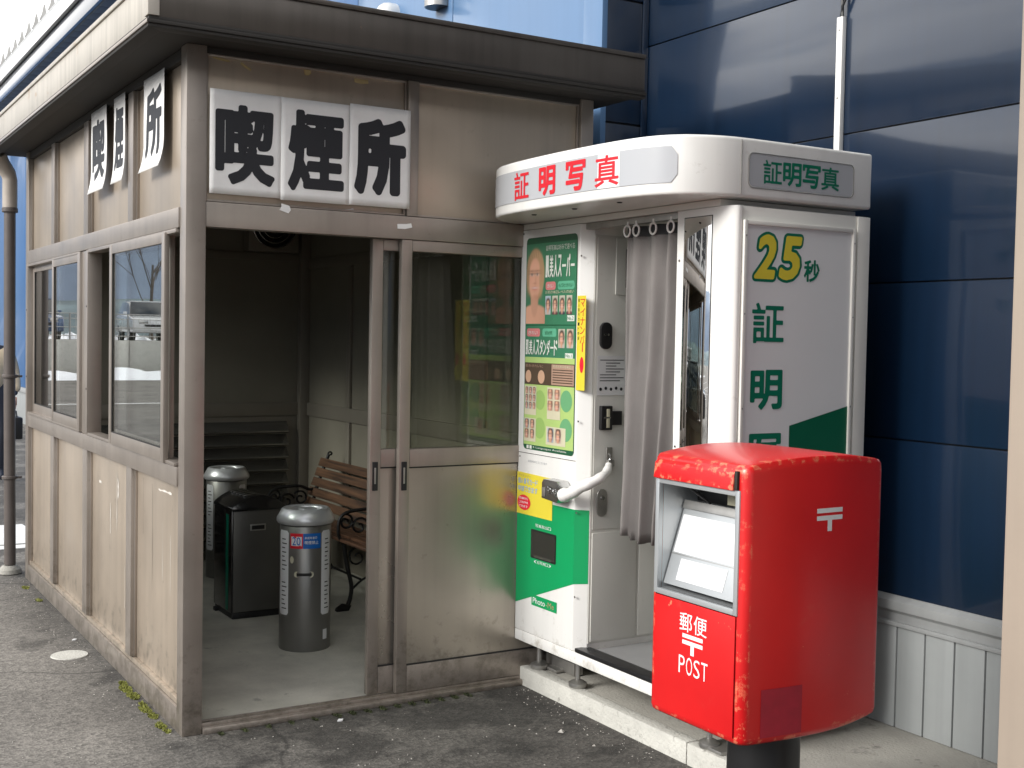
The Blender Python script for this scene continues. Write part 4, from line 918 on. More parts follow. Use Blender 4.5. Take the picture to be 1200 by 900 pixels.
fs = [(j*(nu+1)+i, j*(nu+1)+i+1, (j+1)*(nu+1)+i+1, (j+1)*(nu+1)+i) for j in range(nv) for i in range(nu)]
mis = [1 if k//nu < 1 else 0 for k in range(len(fs))]
cu.add(vs, fs); cu.m = mis
cu = cu.build('curtain', ['cloth', 'clothdark'], pb, smooth=80)
md = cu.modifiers.new('thick', 'SOLIDIFY'); md.thickness = .002
for k, yk in enumerate((3.875, 3.765, 3.655, 3.93)):
    m = MB(); n = 20
    m.tube([(BX+.012-.001*k, yk+.020*math.cos(2*PI*a/n), 2.034+.022*math.sin(2*PI*a/n)) for a in range(n)], .0042, 8, closed=True)
    m.tube([(BX+.014, yk, 2.05), (BX+.014, yk, 2.072)], .006, 8); m.build('curtain_ring', 'white', cu)
# ---- canopy with curved sign front
near = (2.985, BY0-.004)
cp = [(2.985, 3.286), (2.90, 3.292), (2.82, 3.312), (2.745, 3.350), (2.690, 3.405), (2.655, 3.475), (2.632, 3.57), (2.616, 3.70), (2.606, 3.85), (2.602, 4.0), (2.603, 4.15), (2.608, 4.30), (2.620, 4.42), (2.640, 4.50), (2.675, 4.575), (2.73, 4.64), (2.80, 4.69), (2.88, 4.718), (2.96, 4.722)]
def cr_(P, t):
    i = min(int(t), len(P)-2); f_ = t-i; g_ = lambda k: P[max(0, min(len(P)-1, k))]
    a, b_, c, d = g_(i-1), g_(i), g_(i+1), g_(i+2)
    return tuple(.5*((2*b_[k])+(-a[k]+c[k])*f_+(2*a[k]-5*b_[k]+4*c[k]-d[k])*f_*f_+(-a[k]+3*b_[k]-3*c[k]+d[k])*f_**3) for k in (0, 1))
plan = [cr_(cp, k/4) for k in range(4*(len(cp)-1)+1)]
ZB, ZT = 2.115, 2.327
m = MB(); m.prism([(BXb, 4.722), (BXb, 3.286)]+plan, 'z', ZB, ZT); canopy = m.build('canopy', 'white', pb, bevel=.012, seg=3, smooth=40)
# arc length mapping over the curved front, from the far (left) end
arc = [0]
rp = plan[::-1]
for a, b_ in zip(rp[:-1], rp[1:]): arc.append(arc[-1]+math.hypot(a[0]-b_[0], a[1]-b_[1]))
def on_canopy(d):
    def f(s, v):
        s = max(0, min(arc[-1]-1e-6, s))
        import bisect
        i = max(0, min(len(arc)-2, bisect.bisect_right(arc, s)-1)); q = (s-arc[i])/(arc[i+1]-arc[i]+1e-9)
        a, b_ = rp[i], rp[i+1]; x = a[0]+(b_[0]-a[0])*q; y = a[1]+(b_[1]-a[1])*q
        tx, ty = b_[0]-a[0], b_[1]-a[1]; L_ = math.hypot(tx, ty); nx, ny = ty/L_, -tx/L_   # outward normal
        return (x+nx*d, y+ny*d, v)
    return f
def arc_of_y(yq):    # arc position on the straight front for a world Y
    for i in range(len(rp)-1):
        if rp[i][0] < 2.8 and rp[i][1] >= yq >= rp[i+1][1]: return arc[i]+(rp[i][1]-yq)/(rp[i][1]-rp[i+1][1])*(arc[i+1]-arc[i])
    return arc[-1]/2
s0, s1 = .06, arc_of_y(3.40)+.03
SZ0, SZ1 = 2.157, 2.286
m = MB(); n = 70; vs = []; rad = .03
cols = [s0+(s1-s0)*k/n for k in range(n+1)]
for s in cols:
    dd = min(s-s0, s1-s); ins = rad-math.sqrt(max(0, rad**2-max(0, rad-dd)**2)) if dd < rad else 0
    vs += [on_canopy(.0028)(s, SZ0+ins), on_canopy(.0028)(s, SZ1-ins)]
m.add(vs, [(2*k, 2*k+2, 2*k+3, 2*k+1) for k in range(n)]); sg = m.build('sign_face', 'lightbox2', canopy, smooth=60)
m = MB(); vs = []; sa, sb = arc_of_y(3.72), arc_of_y(3.60)
vs = []
for k in range(9): s = sa+(sb-sa)*k/8; vs += [on_canopy(.0034)(s, SZ0+.001), on_canopy(.0034)(s, SZ1-.001)]
m.add(vs, [(2*k, 2*k+2, 2*k+3, 2*k+1) for k in range(8)]); m.build('sign_patch', 'whitelabel', canopy, smooth=60)
for ch, ya, yb in (('証', 4.306, 4.186), ('明', 4.108, 3.988), ('写', 3.918, 3.792), ('真', 3.735, 3.604)):
    m = MB(); heavy_text(m, ch, arc_of_y(ya), 2.164, arc_of_y(yb), 2.279, on_canopy(.0044), .014 if ch in '証真' else .036); m.build('lettering', 'redletter', canopy, smooth=0)
# end sign on the near side
m = MB(); flat(m, rrect(2.966, 2.156, 3.486, 2.272, .02), lambda u, v: (u, 3.2848, v)); m.build('sign_face', 'lightbox2', canopy, smooth=0)
m = MB(); P_ = rrect(2.962, 2.152, 3.490, 2.276, .022); 
m.tube([(u, 3.285, v) for u, v in P_], .002, 6, closed=True); m.build('sign_seal', 'steel', canopy)
for k, ch in enumerate('証明写真'):
    m = MB(); put_text(m, ch, 3.030+k*.0965, 2.170, 3.030+k*.0965+.092, 2.256, lambda u, v: (u, 3.2838, v), .018 if ch in '証真' else .04); m.build('lettering', 'dgreen', canopy, smooth=0)
box('canopy_joint', 'steel', canopy, 2.928, 3.2845, ZB+.01, 2.9295, 3.289, ZT-.01, bevel=0)
for y in (4.30, 4.0, 3.70):
    m = MB(); m.lathe(2.70, y, [(.008, ZB-.004), (.012, ZB-.0005)], 12); m.build('downlight', 'black', canopy)
for yy_, zz_ in ((4.235, .50), (4.235, .86), (4.235, 1.25), (4.235, 1.95), (4.700, 1.06), (4.700, 2.07), (3.585, .5), (3.585, 1.2), (3.585, 1.9)):
    m = MB(); m.tube([(BX-.0003, yy_, zz_), (BX-.0022, yy_, zz_)], .0045, 10); m.build('screw', 'chrome', pb)
box('panel_seam', 'gasket', pb, BX-.0008, CYN+.046, 1.078, BX-.0001, BY1-.002, 1.0805, bevel=0)
# ---- chain lock between cabinet and hasp
t = thing('chain_lock', (2.88, 4.34, .945), 'silver lock box with chain in a white plastic sleeve across the booth', 'lock')
m = MB(); m.prism([(4.418, .975), (4.405, .990), (4.30, .990), (4.275, .965), (4.275, .925), (4.30, .897), (4.418, .905)], 'x', 2.838, 2.8955); m.build('lock_box', 'chrome', t, bevel=.004)
m = MB(); m.box(2.8335, 4.385, .915, 2.8375, 4.41, .955); m.build('lock_face', 'steel', t, bevel=.001)
def link(c, d, rot):
    m = MB(); d = Vector(d).normalized(); a = d.cross(Vector((0, 0, 1))).normalized(); b_ = a.cross(d)
    s = a*math.cos(rot)+b_*math.sin(rot); n = 18; pts = []
    for k in range(n):
        q = 2*PI*k/n; pts.append(Vector(c)+d*(.013*math.cos(q)+.004*(1 if math.cos(q) > 0 else -1))+s*.0085*math.sin(q))
    m.tube(pts, .0032, 6, closed=True); m.build('chain_link', 'chrome', t)
pa = [Vector((2.835, 4.37, .960)), Vector((2.828, 4.34, .950)), Vector((2.826, 4.315, .942)), Vector((2.83, 4.292, .938)), Vector((2.832, 4.268, .935)), Vector((2.834, 4.248, .934))]
for k in range(len(pa)-1): link((pa[k]+pa[k+1])/2, pa[k+1]-pa[k], (k % 2)*PI/2+.4)
cv = [Vector(p) for p in ((2.834, 4.25, .936), (2.845, 4.205, .950), (2.862, 4.16, .978), (2.895, 4.13, 1.000), (2.94, 4.12, 1.022), (2.985, 4.14, 1.045), (3.012, 4.165, 1.066))]
cvi = [Vector(( *cr_([(p.x, p.y) for p in cv], k/4), cr_([(p.z, 0) for p in cv], k/4)[0])) for k in range(4*(len(cv)-1)+1)]
m = MB(); m.tube(cvi, [.029-.013*(k/(len(cvi)-1))+.0016*math.sin(k*1.3)+.003*(k == 2) for k in range(len(cvi))], 14); m.build('plastic_sleeve', 'white', t, smooth=80)
link((3.02, 4.172, 1.075), (.3, .3, .6), .3); link((3.026, 4.176, 1.095), (.1, .2, .8), 1.5)
m = MB(); m.box(3.008, 4.160, 1.060, 3.040, 4.178, 1.088); m.build('small_padlock', 'steel', t, bevel=.004)

# ================================================================== RED POST BOX
MX0, MX1, MY0, MY1, MZ0, MZ1 = 2.25, 2.79, 2.47, 2.885, .487, 1.262
mb = thing('post_box', (2.52, 2.67, 0), 'red street post box with silver letter slot and chipped paint, on black post', 'post box')
def shell_pts(grow=0):
    # plan outline (x, y) with bulged sides and rounded corners, counter-clockwise
    pts = []; r_ = .028; n = 6; xc = (MX0+MX1)/2; hx = (MX1-MX0)/2
    def bul(x): return .022*(1-((x-xc)/hx)**2)
    def corner(cx, cy, a0):
        for k in range(n+1): a = R(a0+90*k/n); pts.append((cx+r_*math.cos(a), cy+r_*math.sin(a)))
    corner(MX0+r_, MY0+r_, 180)
    for k in range(1, 12): x = MX0+r_+(MX1-MX0-2*r_)*k/12; pts.append((x, MY0-bul(x)+bul(MX0+r_)))
    corner(MX1-r_, MY0+r_, 270)
    for k in range(1, 6): y = MY0+r_+(MY1-MY0-2*r_)*k/6; pts.append((MX1+.012*math.sin(PI*k/6), y))
    corner(MX1-r_, MY1-r_, 0)
    for k in range(11, 0, -1): x = MX0+r_+(MX1-MX0-2*r_)*k/12; pts.append((x, MY1+bul(x)-bul(MX0+r_)))
    corner(MX0+r_, MY1-r_, 90)
    return pts
pts = shell_pts(); n = len(pts); xc = (MX0+MX1)/2; yc = (MY0+MY1)/2
m = MB(); vs = []; rings = []
def top(x): return MZ1+.024*(1-((x-xc)/((MX1-MX0)/2))**2)
def bot(x): return MZ0+.020*((x-xc)/((MX1-MX0)/2))**2 if x > xc else MZ0
layers = [(.965, 'b', .000), (.99, 'b', .006), (1., 'b', .018), (1., 'm', .35), (1., 'm', .7), (1., 't', -.030), (.995, 't', -.014), (.975, 't', -.004), (.94, 't', -.002), (.6, 't', -.001), (.2, 't', .0)]
for sc_, kind, q in layers:
    for x, y in pts:
        sx = xc+(x-xc)*(sc_ if kind != 'm' else 1); sy = yc+(y-yc)*(sc_ if kind != 'm' else 1)
        if kind == 'b': z = bot(x)+q
        elif kind == 't': z = top(sx)+q
        else: z = bot(x)+(top(x)-bot(x))*q
        vs.append((sx, sy, z))
fs = []
SL = dict(y0=2.494, y1=2.862, z0=.846, z1=1.192)
for j in range(len(layers)-1):
    for k in range(n):
        a, b_ = pts[k], pts[(k+1) % n]
        if 2 <= j <= 4 and k == n-1: continue   # the flat front is made of separate panels
        fs.append((j*n+k, j*n+(k+1) % n, (j+1)*n+(k+1) % n, (j+1)*n+k))
fs.append(tuple(range(n-1, -1, -1))); fs.append(tuple((len(layers)-1)*n+k for k in range(n)))
m.add(vs, fs); shell = m.build('body', 'red', mb, smooth=50)
fr0, fr1 = MY0+.028, MY1-.028; zb, zt = MZ0+.016, top(MX0)-.0305
m = MB()
for q in ((fr0, SL['z0'], SL['y0']-.0005, zt), (SL['y1']+.0005, SL['z0'], fr1, zt), (SL['y0']-.0005, SL['z1'], SL['y1']+.0005, zt)):
    if q[2]-q[0] > .0015: m.box(MX0, q[0], q[1], MX0+.006, q[2], q[3])
m.build('front_panel', 'reddoor', mb, bevel=.0005)
m = MB(); m.box(MX0-.003, fr0+.004, zb+.002, MX0+.006, fr1-.002, SL['z0']-.004); fd = m.build('front_door', 'reddoor', mb, bevel=.0025)
box('door_gap', 'black', mb, MX0+.0055, fr0, zb, MX0+.0075, fr1, SL['z0']+.0, bevel=0)
m = MB(); m.prism([(MX0+.004, 1.196), (MX0-.012, 1.190), (MX0-.015, 1.193), (MX0-.010, 1.238), (MX0+.004, 1.250)], 'y', 2.512, 2.862); m.build('slot_hood', 'red', mb, bevel=.003)
box('hood_hinge', 'darktrim', mb, MX0-.009, 2.5, 1.193, MX0+.002, 2.511, 1.245, bevel=.001)
# recessed silver slot
D = .15
m = MB(); a, b_, c, d = SL['y0'], SL['y1'], SL['z0'], SL['z1']; w = .016
for q in ((a, c, a+w, d), (b_-w, c, b_, d), (a+w, c, b_-w, c+w), (a+w, d-w, b_-w, d)): m.box(MX0-.005, q[0], q[1], MX0+.012, q[2], q[3])
m.build('slot_frame', 'silver', mb, bevel=.0015)
m = MB(); a += w; b_ -= w; c += w; d -= w; X = MX0+.0125
m.poly([(X, a, c), (X+D, a, c), (X+D, a, d), (X, a, d)]); m.poly([(X, b_, c), (X+D, b_, c), (X+D, b_, d), (X, b_, d)]); m.poly([(X, a, d), (X+D, a, d), (X+D, b_, d), (X, b_, d)]); m.poly([(X, a, c), (X+D, a, c), (X+D, b_, c), (X, b_, c)])
m.poly([(X+D, a, c), (X+D, b_, c), (X+D, b_, d), (X+D, a, d)])
m.build('slot_recess', 'silver', mb, smooth=0)
box('slot_mouth', 'black', mb, X+D-.02, a+.002, 1.115, X+D-.001, b_-.002, d-.012, bevel=0)
# slanting face: from (X+.085, 1.115) down to (X+.01, c)
def slant(q): return (X+.088-(.080)*q, 1.118-(1.118-(c+.012))*q)   # q 0..1 top to bottom
def slab_(name, mat, q0, q1, y0, y1, lift=.0, th=.004, par=None):
    (x0, z0), (x1, z1) = slant(q0), slant(q1); nx, nz = -(z0-z1), (x0-x1); L_ = math.hypot(nx, nz); nx /= L_; nz /= L_
    if nx > 0: nx, nz = -nx, -nz
    m = MB(); m.prism([(x0+nx*lift, z0+nz*lift), (x0+nx*(lift+th), z0+nz*(lift+th)), (x1+nx*(lift+th), z1+nz*(lift+th)), (x1+nx*lift, z1+nz*lift)], 'y', y0, y1)
    return m.build(name, mat, par or mb, bevel=.0008)
sf = slab_('slot_flap', 'silver', 0, 1, a+.003, b_-.003)
slab_('flap_lip', 'steel', .0, .10, a+.004, b_-.004, .0045, .006, sf)
slab_('collection_label', 'whitelabel', .17, .62, a+.006, b_-.012, .0045, .001, sf)
slab_('small_label', 'whitelabel', .68, .93, a+.075, b_-.055, .0045, .001, sf)
slab_('flap_groove', 'steel', .635, .645, a+.003, b_-.003, .0042, .0006, sf)
m = MB(); m.box(X+.095, a+.006, 1.125, X+.125, a+.16, 1.165); m.build('inner_shutter', 'cream', mb, bevel=.002)
m = MB(); m.tube([(X+.02, b_-.09, 1.172), (X+.085, b_-.115, 1.122)], .0035, 8); m.build('flap_wire', 'black', mb)
# lettering
XF = MX0-.0036
def mtext(ch, yl, v0, w, h, off): m = MB(); put_text(m, ch, 0, v0, w, v0+h, fL(XF, yl), off); m.build('lettering', 'whitelabel', fd, smooth=0)
mtext('郵', 2.738, .757, .056, .055, .005); mtext('便', 2.675, .757, .058, .055, .005)
def postmark(par, f, u0, v0, w, h):
    m = MB(); t_ = h*.20
    for q in ((0, h-t_, w, h), (0, h-t_-h*.12-t_, w, h-t_-h*.12), (w/2-w*.085, 0, w/2+w*.085, h-2*t_-h*.12+.0001)): flat(m, [(u0+x, v0+y) for x, y in quadr(*q)], f)
    m.build('post_mark', 'whitelabel', par, smooth=0)
postmark(fd, fL(XF, 0), -2.724, .693, .090, .058)
for k, ch in enumerate('POST'): mtext(ch, 2.738-k*.0335, .633, .027, .052, -.006 if ch != 'I' else 0)
# post mark on the side face, following its bulge
def side_y(x): return MY0-.022*(1-((x-xc)/((MX1-MX0)/2))**2)+.022*(1-((MX0+.028-xc)/((MX1-MX0)/2))**2)
sfn = lambda u, v: (u, side_y(u)-.0012, v)
postmark(shell, sfn, 2.497, 1.068, .102, .066)
m = MB()
for k in range(6): flat(m, quadr(2.315+k*.024, .505, 2.315+(k+1)*.024, .640), lambda u, v: (u, side_y(u)-.0010, v))
m.build('faded_sticker', 'redpatch', shell, smooth=60)
m = MB(); m.lathe(2.50, 2.645, [(.107, 0), (.107, .52)], 40); m.build('post', 'black', mb, smooth=40)
m = MB(); m.lathe(2.50, 2.645, [(.15, 0), (.15, .012), (.09, .016)], 40); m.build('post_flange', 'black', mb)

# ================================================================== BEIGE COLUMN AT THE RIGHT
t = thing('column', (2.75, 1.765, 0), 'smooth beige painted square column at the right edge', 'column')
box('shaft', 'column', t, 2.60, 1.60, .10, 2.90, 1.922, 3.318, bevel=.012)
box('column_base', 'slab', t, 2.57, 1.57, 0, 2.925, 1.95, .10, bevel=.01)

# ================================================================== ADDED CANOPY (unseen, over the camera, there to shade the shelter front)
MT['shade_slab_soffit'] = pbr('shade_slab_soffit', (.20, .19, .175), .7, 0, var=.1)
t = thing('shade_canopy', (2.3, -3.5, 3.3), 'flat grey brown canopy, unseen, added above the pavement to shade the shelter front', 'canopy')
box('shade_slab', 'shade_slab_soffit', t, .8, -8.9, 3.32, 3.79, 1.95, 3.60, bevel=.01)
box('shade_slab_edge', 'fascia', t, .775, 1.955, 3.30, 3.79, 1.99, 3.64, bevel=.004)
box('shade_slab_edge', 'fascia', t, .74, -8.9, 3.30, .772, 1.99, 3.64, bevel=.004)
# ================================================================== INSIDE THE SHELTER
FZ = .028
def ashtray(x, y, label, sticker):
    t = thing('ashtray_stand', (x, y, FZ), label, 'ashtray', 'round steel ashtray stands in the shelter')
    m = MB(); m.lathe(x, y, [(.126, FZ+.0), (.128, FZ+.006), (.128, FZ+.62), (.124, FZ+.625)], 56); m.build('body', 'ash', t, smooth=50)
    m = MB(); m.lathe(x, y, [(.118, FZ+.624), (.138, FZ+.630), (.144, FZ+.640), (.144, FZ+.655), (.120, FZ+.698), (.112, FZ+.704), (.086, FZ+.700), (.080, FZ+.690), (.078, FZ+.65)], 56); m.build('lid', 'ashlid', t, smooth=32)
    m = MB(); m.lathe(x, y, [(.077, FZ+.64), (.077, FZ+.662)], 40); m.build('ash_hole', 'black', t)
    m = MB(); m.prism(rrect(x-.035, y-.028, x+.055, y+.028, .02), 'z', FZ+.663, FZ+.700); m.build('lid_bridge', 'ashlid', t, bevel=.003)
    # direction facing the doorway
    th0 = math.atan2(-y, -x+.0)
    def cyl(d):
        def f(u, v):   # u arc length to the right seen from outside
            a = th0+u/.128; return (x+(.128+d)*math.cos(a), y+(.128+d)*math.sin(a), FZ+v)
        return f
    def cpatch(m, u0, v0, u1, v1, d, mi=0, r_=0):
        n = 8; vs = []
        for k in range(n+1):
            u = u0+(u1-u0)*k/n; ins = 0
            if r_: dd = min(u-u0, u1-u); ins = r_-math.sqrt(max(0, r_*r_-max(0, r_-dd)**2)) if dd < r_ else 0
            vs += [cyl(d)(u, v0+ins), cyl(d)(u, v1-ins)]
        m.add(vs, [(2*k, 2*k+2, 2*k+3, 2*k+1) for k in range(n)], mi)
    for a, b_ in ((-.160, -.088), (.084, .150)):
        m = MB(); cpatch(m, a, .18, b_, .60, .0008, 0, .012); o = m.build('notice_label', 'whitelabel', t, smooth=60)
        m = MB()
        for k in range(17):
            q = .21+k*.0215
            if k in (7, 8): continue
            cpatch(m, a+.022, q, b_-.012-(k*37 % 5)*.004, q+.005, .0012)
        m.build('label_print', 'tape' if 0 else 'gasket', o, smooth=60)
    if sticker:
        m = MB(); cpatch(m, -.078, .515, -.012, .590, .0009, 0); cpatch(m, -.012, .515, .078, .590, .0009, 1); o = m.build('age_sticker', ['p_red', 'bluelabel'], t, smooth=60)
        m = MB(); cpatch(m, -.072, .528, -.018, .574, .0012); m.build('sticker_field', 'whitelabel', o, smooth=60)
        m = MB(); put_text(m, '2', -.066, .531, -.047, .572, cyl(.0016), .01); put_text(m, '0', -.044, .531, -.024, .572, cyl(.0016), .01); m.build('lettering', 'bluelabel', o, smooth=0)
        m = MB(); m.poly([cyl(.002)(*p) for p in ((-.058, .575), (-.050, .578), (-.018, .522), (-.026, .519))]); m.build('red_slash', 'p_red', o, smooth=0)
        m = MB()
        for k, ch in enumerate('未成年者の'): put_text(m, ch, -.004+k*.0125, .562, .0075+k*.0125, .575, cyl(.0016), .02)
        for k, ch in enumerate('喫煙禁止'): put_text(m, ch, -.004+k*.0175, .537, .0125+k*.0175, .554, cyl(.0016), .02)
        m.build('lettering', 'whitelabel', o, smooth=0)
    m = MB(); pts = rrect(-.055, .372, .042, .402, .014, 5); m.poly([cyl(.0022)(*p) for p in pts])
    vs = [cyl(.0022)(*p) for p in pts]+[cyl(-.001)(*p) for p in pts]; n = len(pts); m.add(vs, [(i, (i+1) % n, (i+1) % n+n, i+n) for i in range(n)])
    h = m.build('handle_plate', 'cream', t, smooth=0)
    m = MB(); cpatch(m, -.042, .380, .030, .394, .0028); m.build('handle_slot', 'gasket', h, smooth=0)
    m = MB(); m.poly([cyl(.001)(*p) for p in ell(-.068, .458, .010, .018)]); m.build('oval_sticker', 'cream', t, smooth=0)
    m = MB(); cpatch(m, .098, .055, .128, .105, .0009); m.build('rating_label', 'whitelabel', t, smooth=0)
    return t
MT['bluelabel'] = pbr('blue_label', (.01, .14, .50), .35, 0, var=.03)
ashtray(2.262, 5.705, 'round grey steel ashtray stand with blue sticker, in front of the bench', True)
ashtray(2.475, 7.62, 'round steel ashtray stand with white notices behind the black bin', False)
# rubbish bin
t = thing('rubbish_bin', (2.27, 6.56, FZ), 'tall black and grey metal rubbish bin with domed lid and green stripe', 'bin')
bx0, bx1, by0, by1 = 2.115, 2.415, 6.405, 6.725
box('bin_base', 'black', t, bx0+.006, by0+.006, FZ, bx1-.006, by1-.006, .062, bevel=.004)
box('body', 'binblack', t, bx0, by0+.012, .062, bx1, by1, .625, bevel=.004)
box('front_panel', 'bin', t, bx0+.008, by0, .066, bx1-.008, by0+.0115, .622, bevel=.002)
m = MB(); n = 14; arc_ = [(bx0-.004, .626)]+[(bx0-.004+(bx1-bx0+.008)*k/n, .640+.068*math.sin(PI*k/n)**.8) for k in range(n+1)]+[(bx1+.004, .626)]
m.prism(arc_, 'y', by0-.006, by1+.004); lid = m.build('domed_lid', 'binblack', t, bevel=.004, smooth=40)
for k in range(5):
    yy = by0+.045+k*.055
    m = MB(); m.prism([(2.19, .699), (2.265, .7095), (2.265, .7135), (2.19, .703)], 'y', yy, yy+.022); m.build('lid_slot', 'chrome', lid, bevel=.001)
box('green_stripe', 'bingreen', t, bx0-.0015, by0+.065, .07, bx0-.0002, by0+.105, .60, bevel=0)
m = MB(); m.box(2.215, by0-.004, .512, 2.305, by0-.0004, .548); hp = m.build('handle_plate', 'steel', t, bevel=.002)
box('handle_slot', 'black', hp, 2.224, by0-.0052, .519, 2.296, by0-.0042, .541, bevel=0)
box('foot_pedal', 'black', t, bx0-.012, by0+.25, FZ, bx0+.01, by0+.29, .05, bevel=.002)
# bench
by_far, by_near = 7.56, 5.98
t = thing('bench', (2.95, 6.8, FZ), 'park bench of worn brown slats on scrolled black iron ends, inside the shelter', 'bench')
def slat(x, z, w, th, ang, y0, y1):   # slat as a bevelled board whose cross section is tilted
    ca, sa = math.cos(ang), math.sin(ang); q = [(-w/2, -th/2), (w/2, -th/2), (w/2, th/2), (-w/2, th/2)]
    m = MB(); m.prism([(x+ca*a-sa*b_, z+sa*a+ca*b_) for a, b_ in q], 'y', y0, y1); return m.build('slat', 'wood', t, bevel=.004)
# The prism axis order for 'y' is (x, z)
bp0, bp1 = Vector((3.00, .475)), Vector((3.125, .790))
dv = (bp1-bp0); ang_b = math.atan2(dv.y, dv.x)
for k in range(5):
    p = bp0+dv*(k+.35)/5.0; slat(p.x-.012, p.y, .056, .018, ang_b, by_near, by_far)
for k, (x, z) in enumerate(((2.745, .432), (2.812, .438), (2.879, .436), (2.944, .436))):
    slat(x, z, .056, .018, [-.12, 0, .03, 0.][k], by_near, by_far)
def scroll(cx, cz, r0, turns, a0, y, m, sgn=1, r=.007):
    pts = []
    n = int(14*turns)
    for k in range(n+1):
        q = k/n; a = a0+sgn*2*PI*turns*q; rr_ = r0*(1-.78*q); pts.append((cx+rr_*math.cos(a), y, cz+rr_*math.sin(a)))
    m.tube(pts, r, 6)
def bez(P, n=12):
    out = []
    for i in range(len(P)-1):
        for k in range(n):
            a = cr_([(p[0], p[1]) for p in P], i+k/n); out.append(a)
    out.append(tuple(P[-1][:2])); return out
def end_frame(y):
    m = MB()
    T = lambda P, r=.011: m.tube([(a, y, b_) for a, b_ in bez(P)], r, 8)
    T([(3.165, FZ+.01), (3.12, .12), (3.05, .28), (3.015, .42), (3.03, .52), (3.075, .66), (3.13, .80)], .012)      # rear leg and back upright
    T([(2.735, FZ+.012), (2.775, .06), (2.795, .16), (2.765, .29), (2.745, .415)], .013)  # front leg
    T([(2.735, .412), (2.82, .418), (2.92, .42), (3.015, .42)], .010)
    T([(2.735, .415), (2.712, .47), (2.715, .545), (2.75, .585), (2.83, .60), (2.93, .60), (3.0, .575), (3.05, .585)], .010)  # arm
    scroll(2.755, .535, .048, 1.3, PI*.55, y, m, -1); scroll(2.84, .505, .055, 1.25, PI*.1, y, m, 1); scroll(2.935, .52, .052, 1.3, PI*.8, y, m, -1)
    scroll(2.83, .33, .06, 1.2, PI*.5, y, m, 1, .006); scroll(2.95, .34, .055, 1.2, 0, y, m, -1, .006)
    T([(2.79, .14), (2.87, .20), (2.97, .22), (3.07, .23)], .007)
    scroll(3.142, .805, .018, 1, PI*1.2, y, m, -1, .006)
    m.build('end_frame', 'iron', t, smooth=60)
    m = MB(); m.prism([(2.70, FZ), (2.775, FZ), (2.79, FZ+.03), (2.745, FZ+.04), (2.705, FZ+.018)], 'y', y-.018, y+.018); m.build('foot', 'iron', t, bevel=.004)
end_frame(7.50); end_frame(6.34)
m = MB(); m.tube([(2.85, 6.34, .20), (2.85, 7.5, .20)], .007, 8); m.tube([(3.0, 6.34, .405), (3.0, 7.5, .405)], .007, 8); m.build('tie_rod', 'iron', t)

# ================================================================== SMALL GROUND THINGS
t = tag(MB().lathe(1.218, 6.16, [(.088, .0), (.086, .004), (.0, .005)], 40, cap=False).build('drain_cap', 'curb', base=(1.218, 6.16, 0), smooth=20), 'small pale round drain cap set in the asphalt beside the shelter', 'drain cap')
m = MB(); m.poly([(2.3+dx*1.0, 0, 0) for dx in (0, 1)]+[(2.5, 1, 0)]) if 0 else None
def clumps(name, mat, spots, label):
    m = MB()
    for (cx, cy, r_, n) in spots:
        for _ in range(n):
            a = random.uniform(0, 2*PI); q = r_*math.sqrt(random.random()); x = cx+q*math.cos(a)*.6; y = cy+q*math.sin(a)*1.6; h = random.uniform(.002, .011); w = random.uniform(.002, .005); b_ = random.uniform(0, PI)
            dx, dy = math.cos(b_)*w, math.sin(b_)*w; lx, ly = random.uniform(-.01, .01), random.uniform(-.01, .01)
            m.add([(x-dx, y-dy, 0.0), (x+dx, y+dy, 0.0), (x+lx, y+ly, h)], [(0, 1, 2)])
    o = m.build(name, mat, smooth=0, base=(spots[0][0], spots[0][1], 0)); return tag(o, label, 'moss', kind='stuff')
clumps('moss', 'moss', [(1.325, 5.02, .03, 260), (1.32, 5.12, .035, 300), (1.33, 5.20, .02, 120), (1.325, 5.34, .04, 350), (1.32, 5.46, .04, 420), (1.33, 5.55, .025, 200), (1.32, 4.88, .03, 260), (1.325, 4.80, .02, 100), (1.30, 7.9, .03, 150), (1.31, 7.5, .03, 90)], 'yellow green moss along the foot of the shelter left wall')
clumps('moss', 'mossdark', [(2.0+.07*k, 4.672, .022, 90) for k in range(10)]+[(1.5+.1*k, 4.67, .02, 50) for k in range(5)], 'dark moss under the shelter door sill')
m = MB()
def pebble(m, x, y, r_):
    vs = []; 
    for a, b_ in ((0, 0), (1, 0), (2, 0), (3, 0)):
        q = a*PI/2+random.uniform(-.4, .4); vs.append((x+r_*math.cos(q)*random.uniform(.6, 1.2), y+r_*math.sin(q)*random.uniform(.6, 1.2), -.001))
    vs.append((x+random.uniform(-.3, .3)*r_, y+random.uniform(-.3, .3)*r_, r_*random.uniform(.3, .8)))
    m.add(vs, [(0, 1, 4), (1, 2, 4), (2, 3, 4), (3, 0, 4)])
for _ in range(900):
    k = random.random()
    if k < .45: x = random.uniform(-.2, 1.33); y = random.uniform(4.2, 9)
    elif k < .7: x = random.uniform(1.2, 1.34); y = random.uniform(4.75, 8.4)
    elif k < .85: x = random.uniform(1.4, 2.9); y = random.uniform(3.6, 4.66)
    else: x = random.uniform(2.78, 2.925); y = random.uniform(3.3, 4.75)
    pebble(m, x, y, random.choice((.002, .003, .003, .004, .005, .006)))
tag(m.build('gravel', 'grit', smooth=0, base=(1.2, 5, 0)), 'scattered pale grit on the asphalt', 'gravel', kind='stuff')
for (x, y, r_, lab) in ((1.985, 4.60, .016, 'small white scrap lying on the asphalt before the door sill'), (1.30, 6.45, .014, 'white crumb of stone beside the drain cap'),):
    m = MB(); m.prism([(x-r_, y-r_*.5), (x+r_*.4, y-r_*.7), (x+r_, y+r_*.2), (x-r_*.1, y+r_*.7)], 'z', .0005, .007); tag(m.build('litter_scrap', 'whitelabel', base=(x, y, 0), bevel=.001), lab, 'litter')
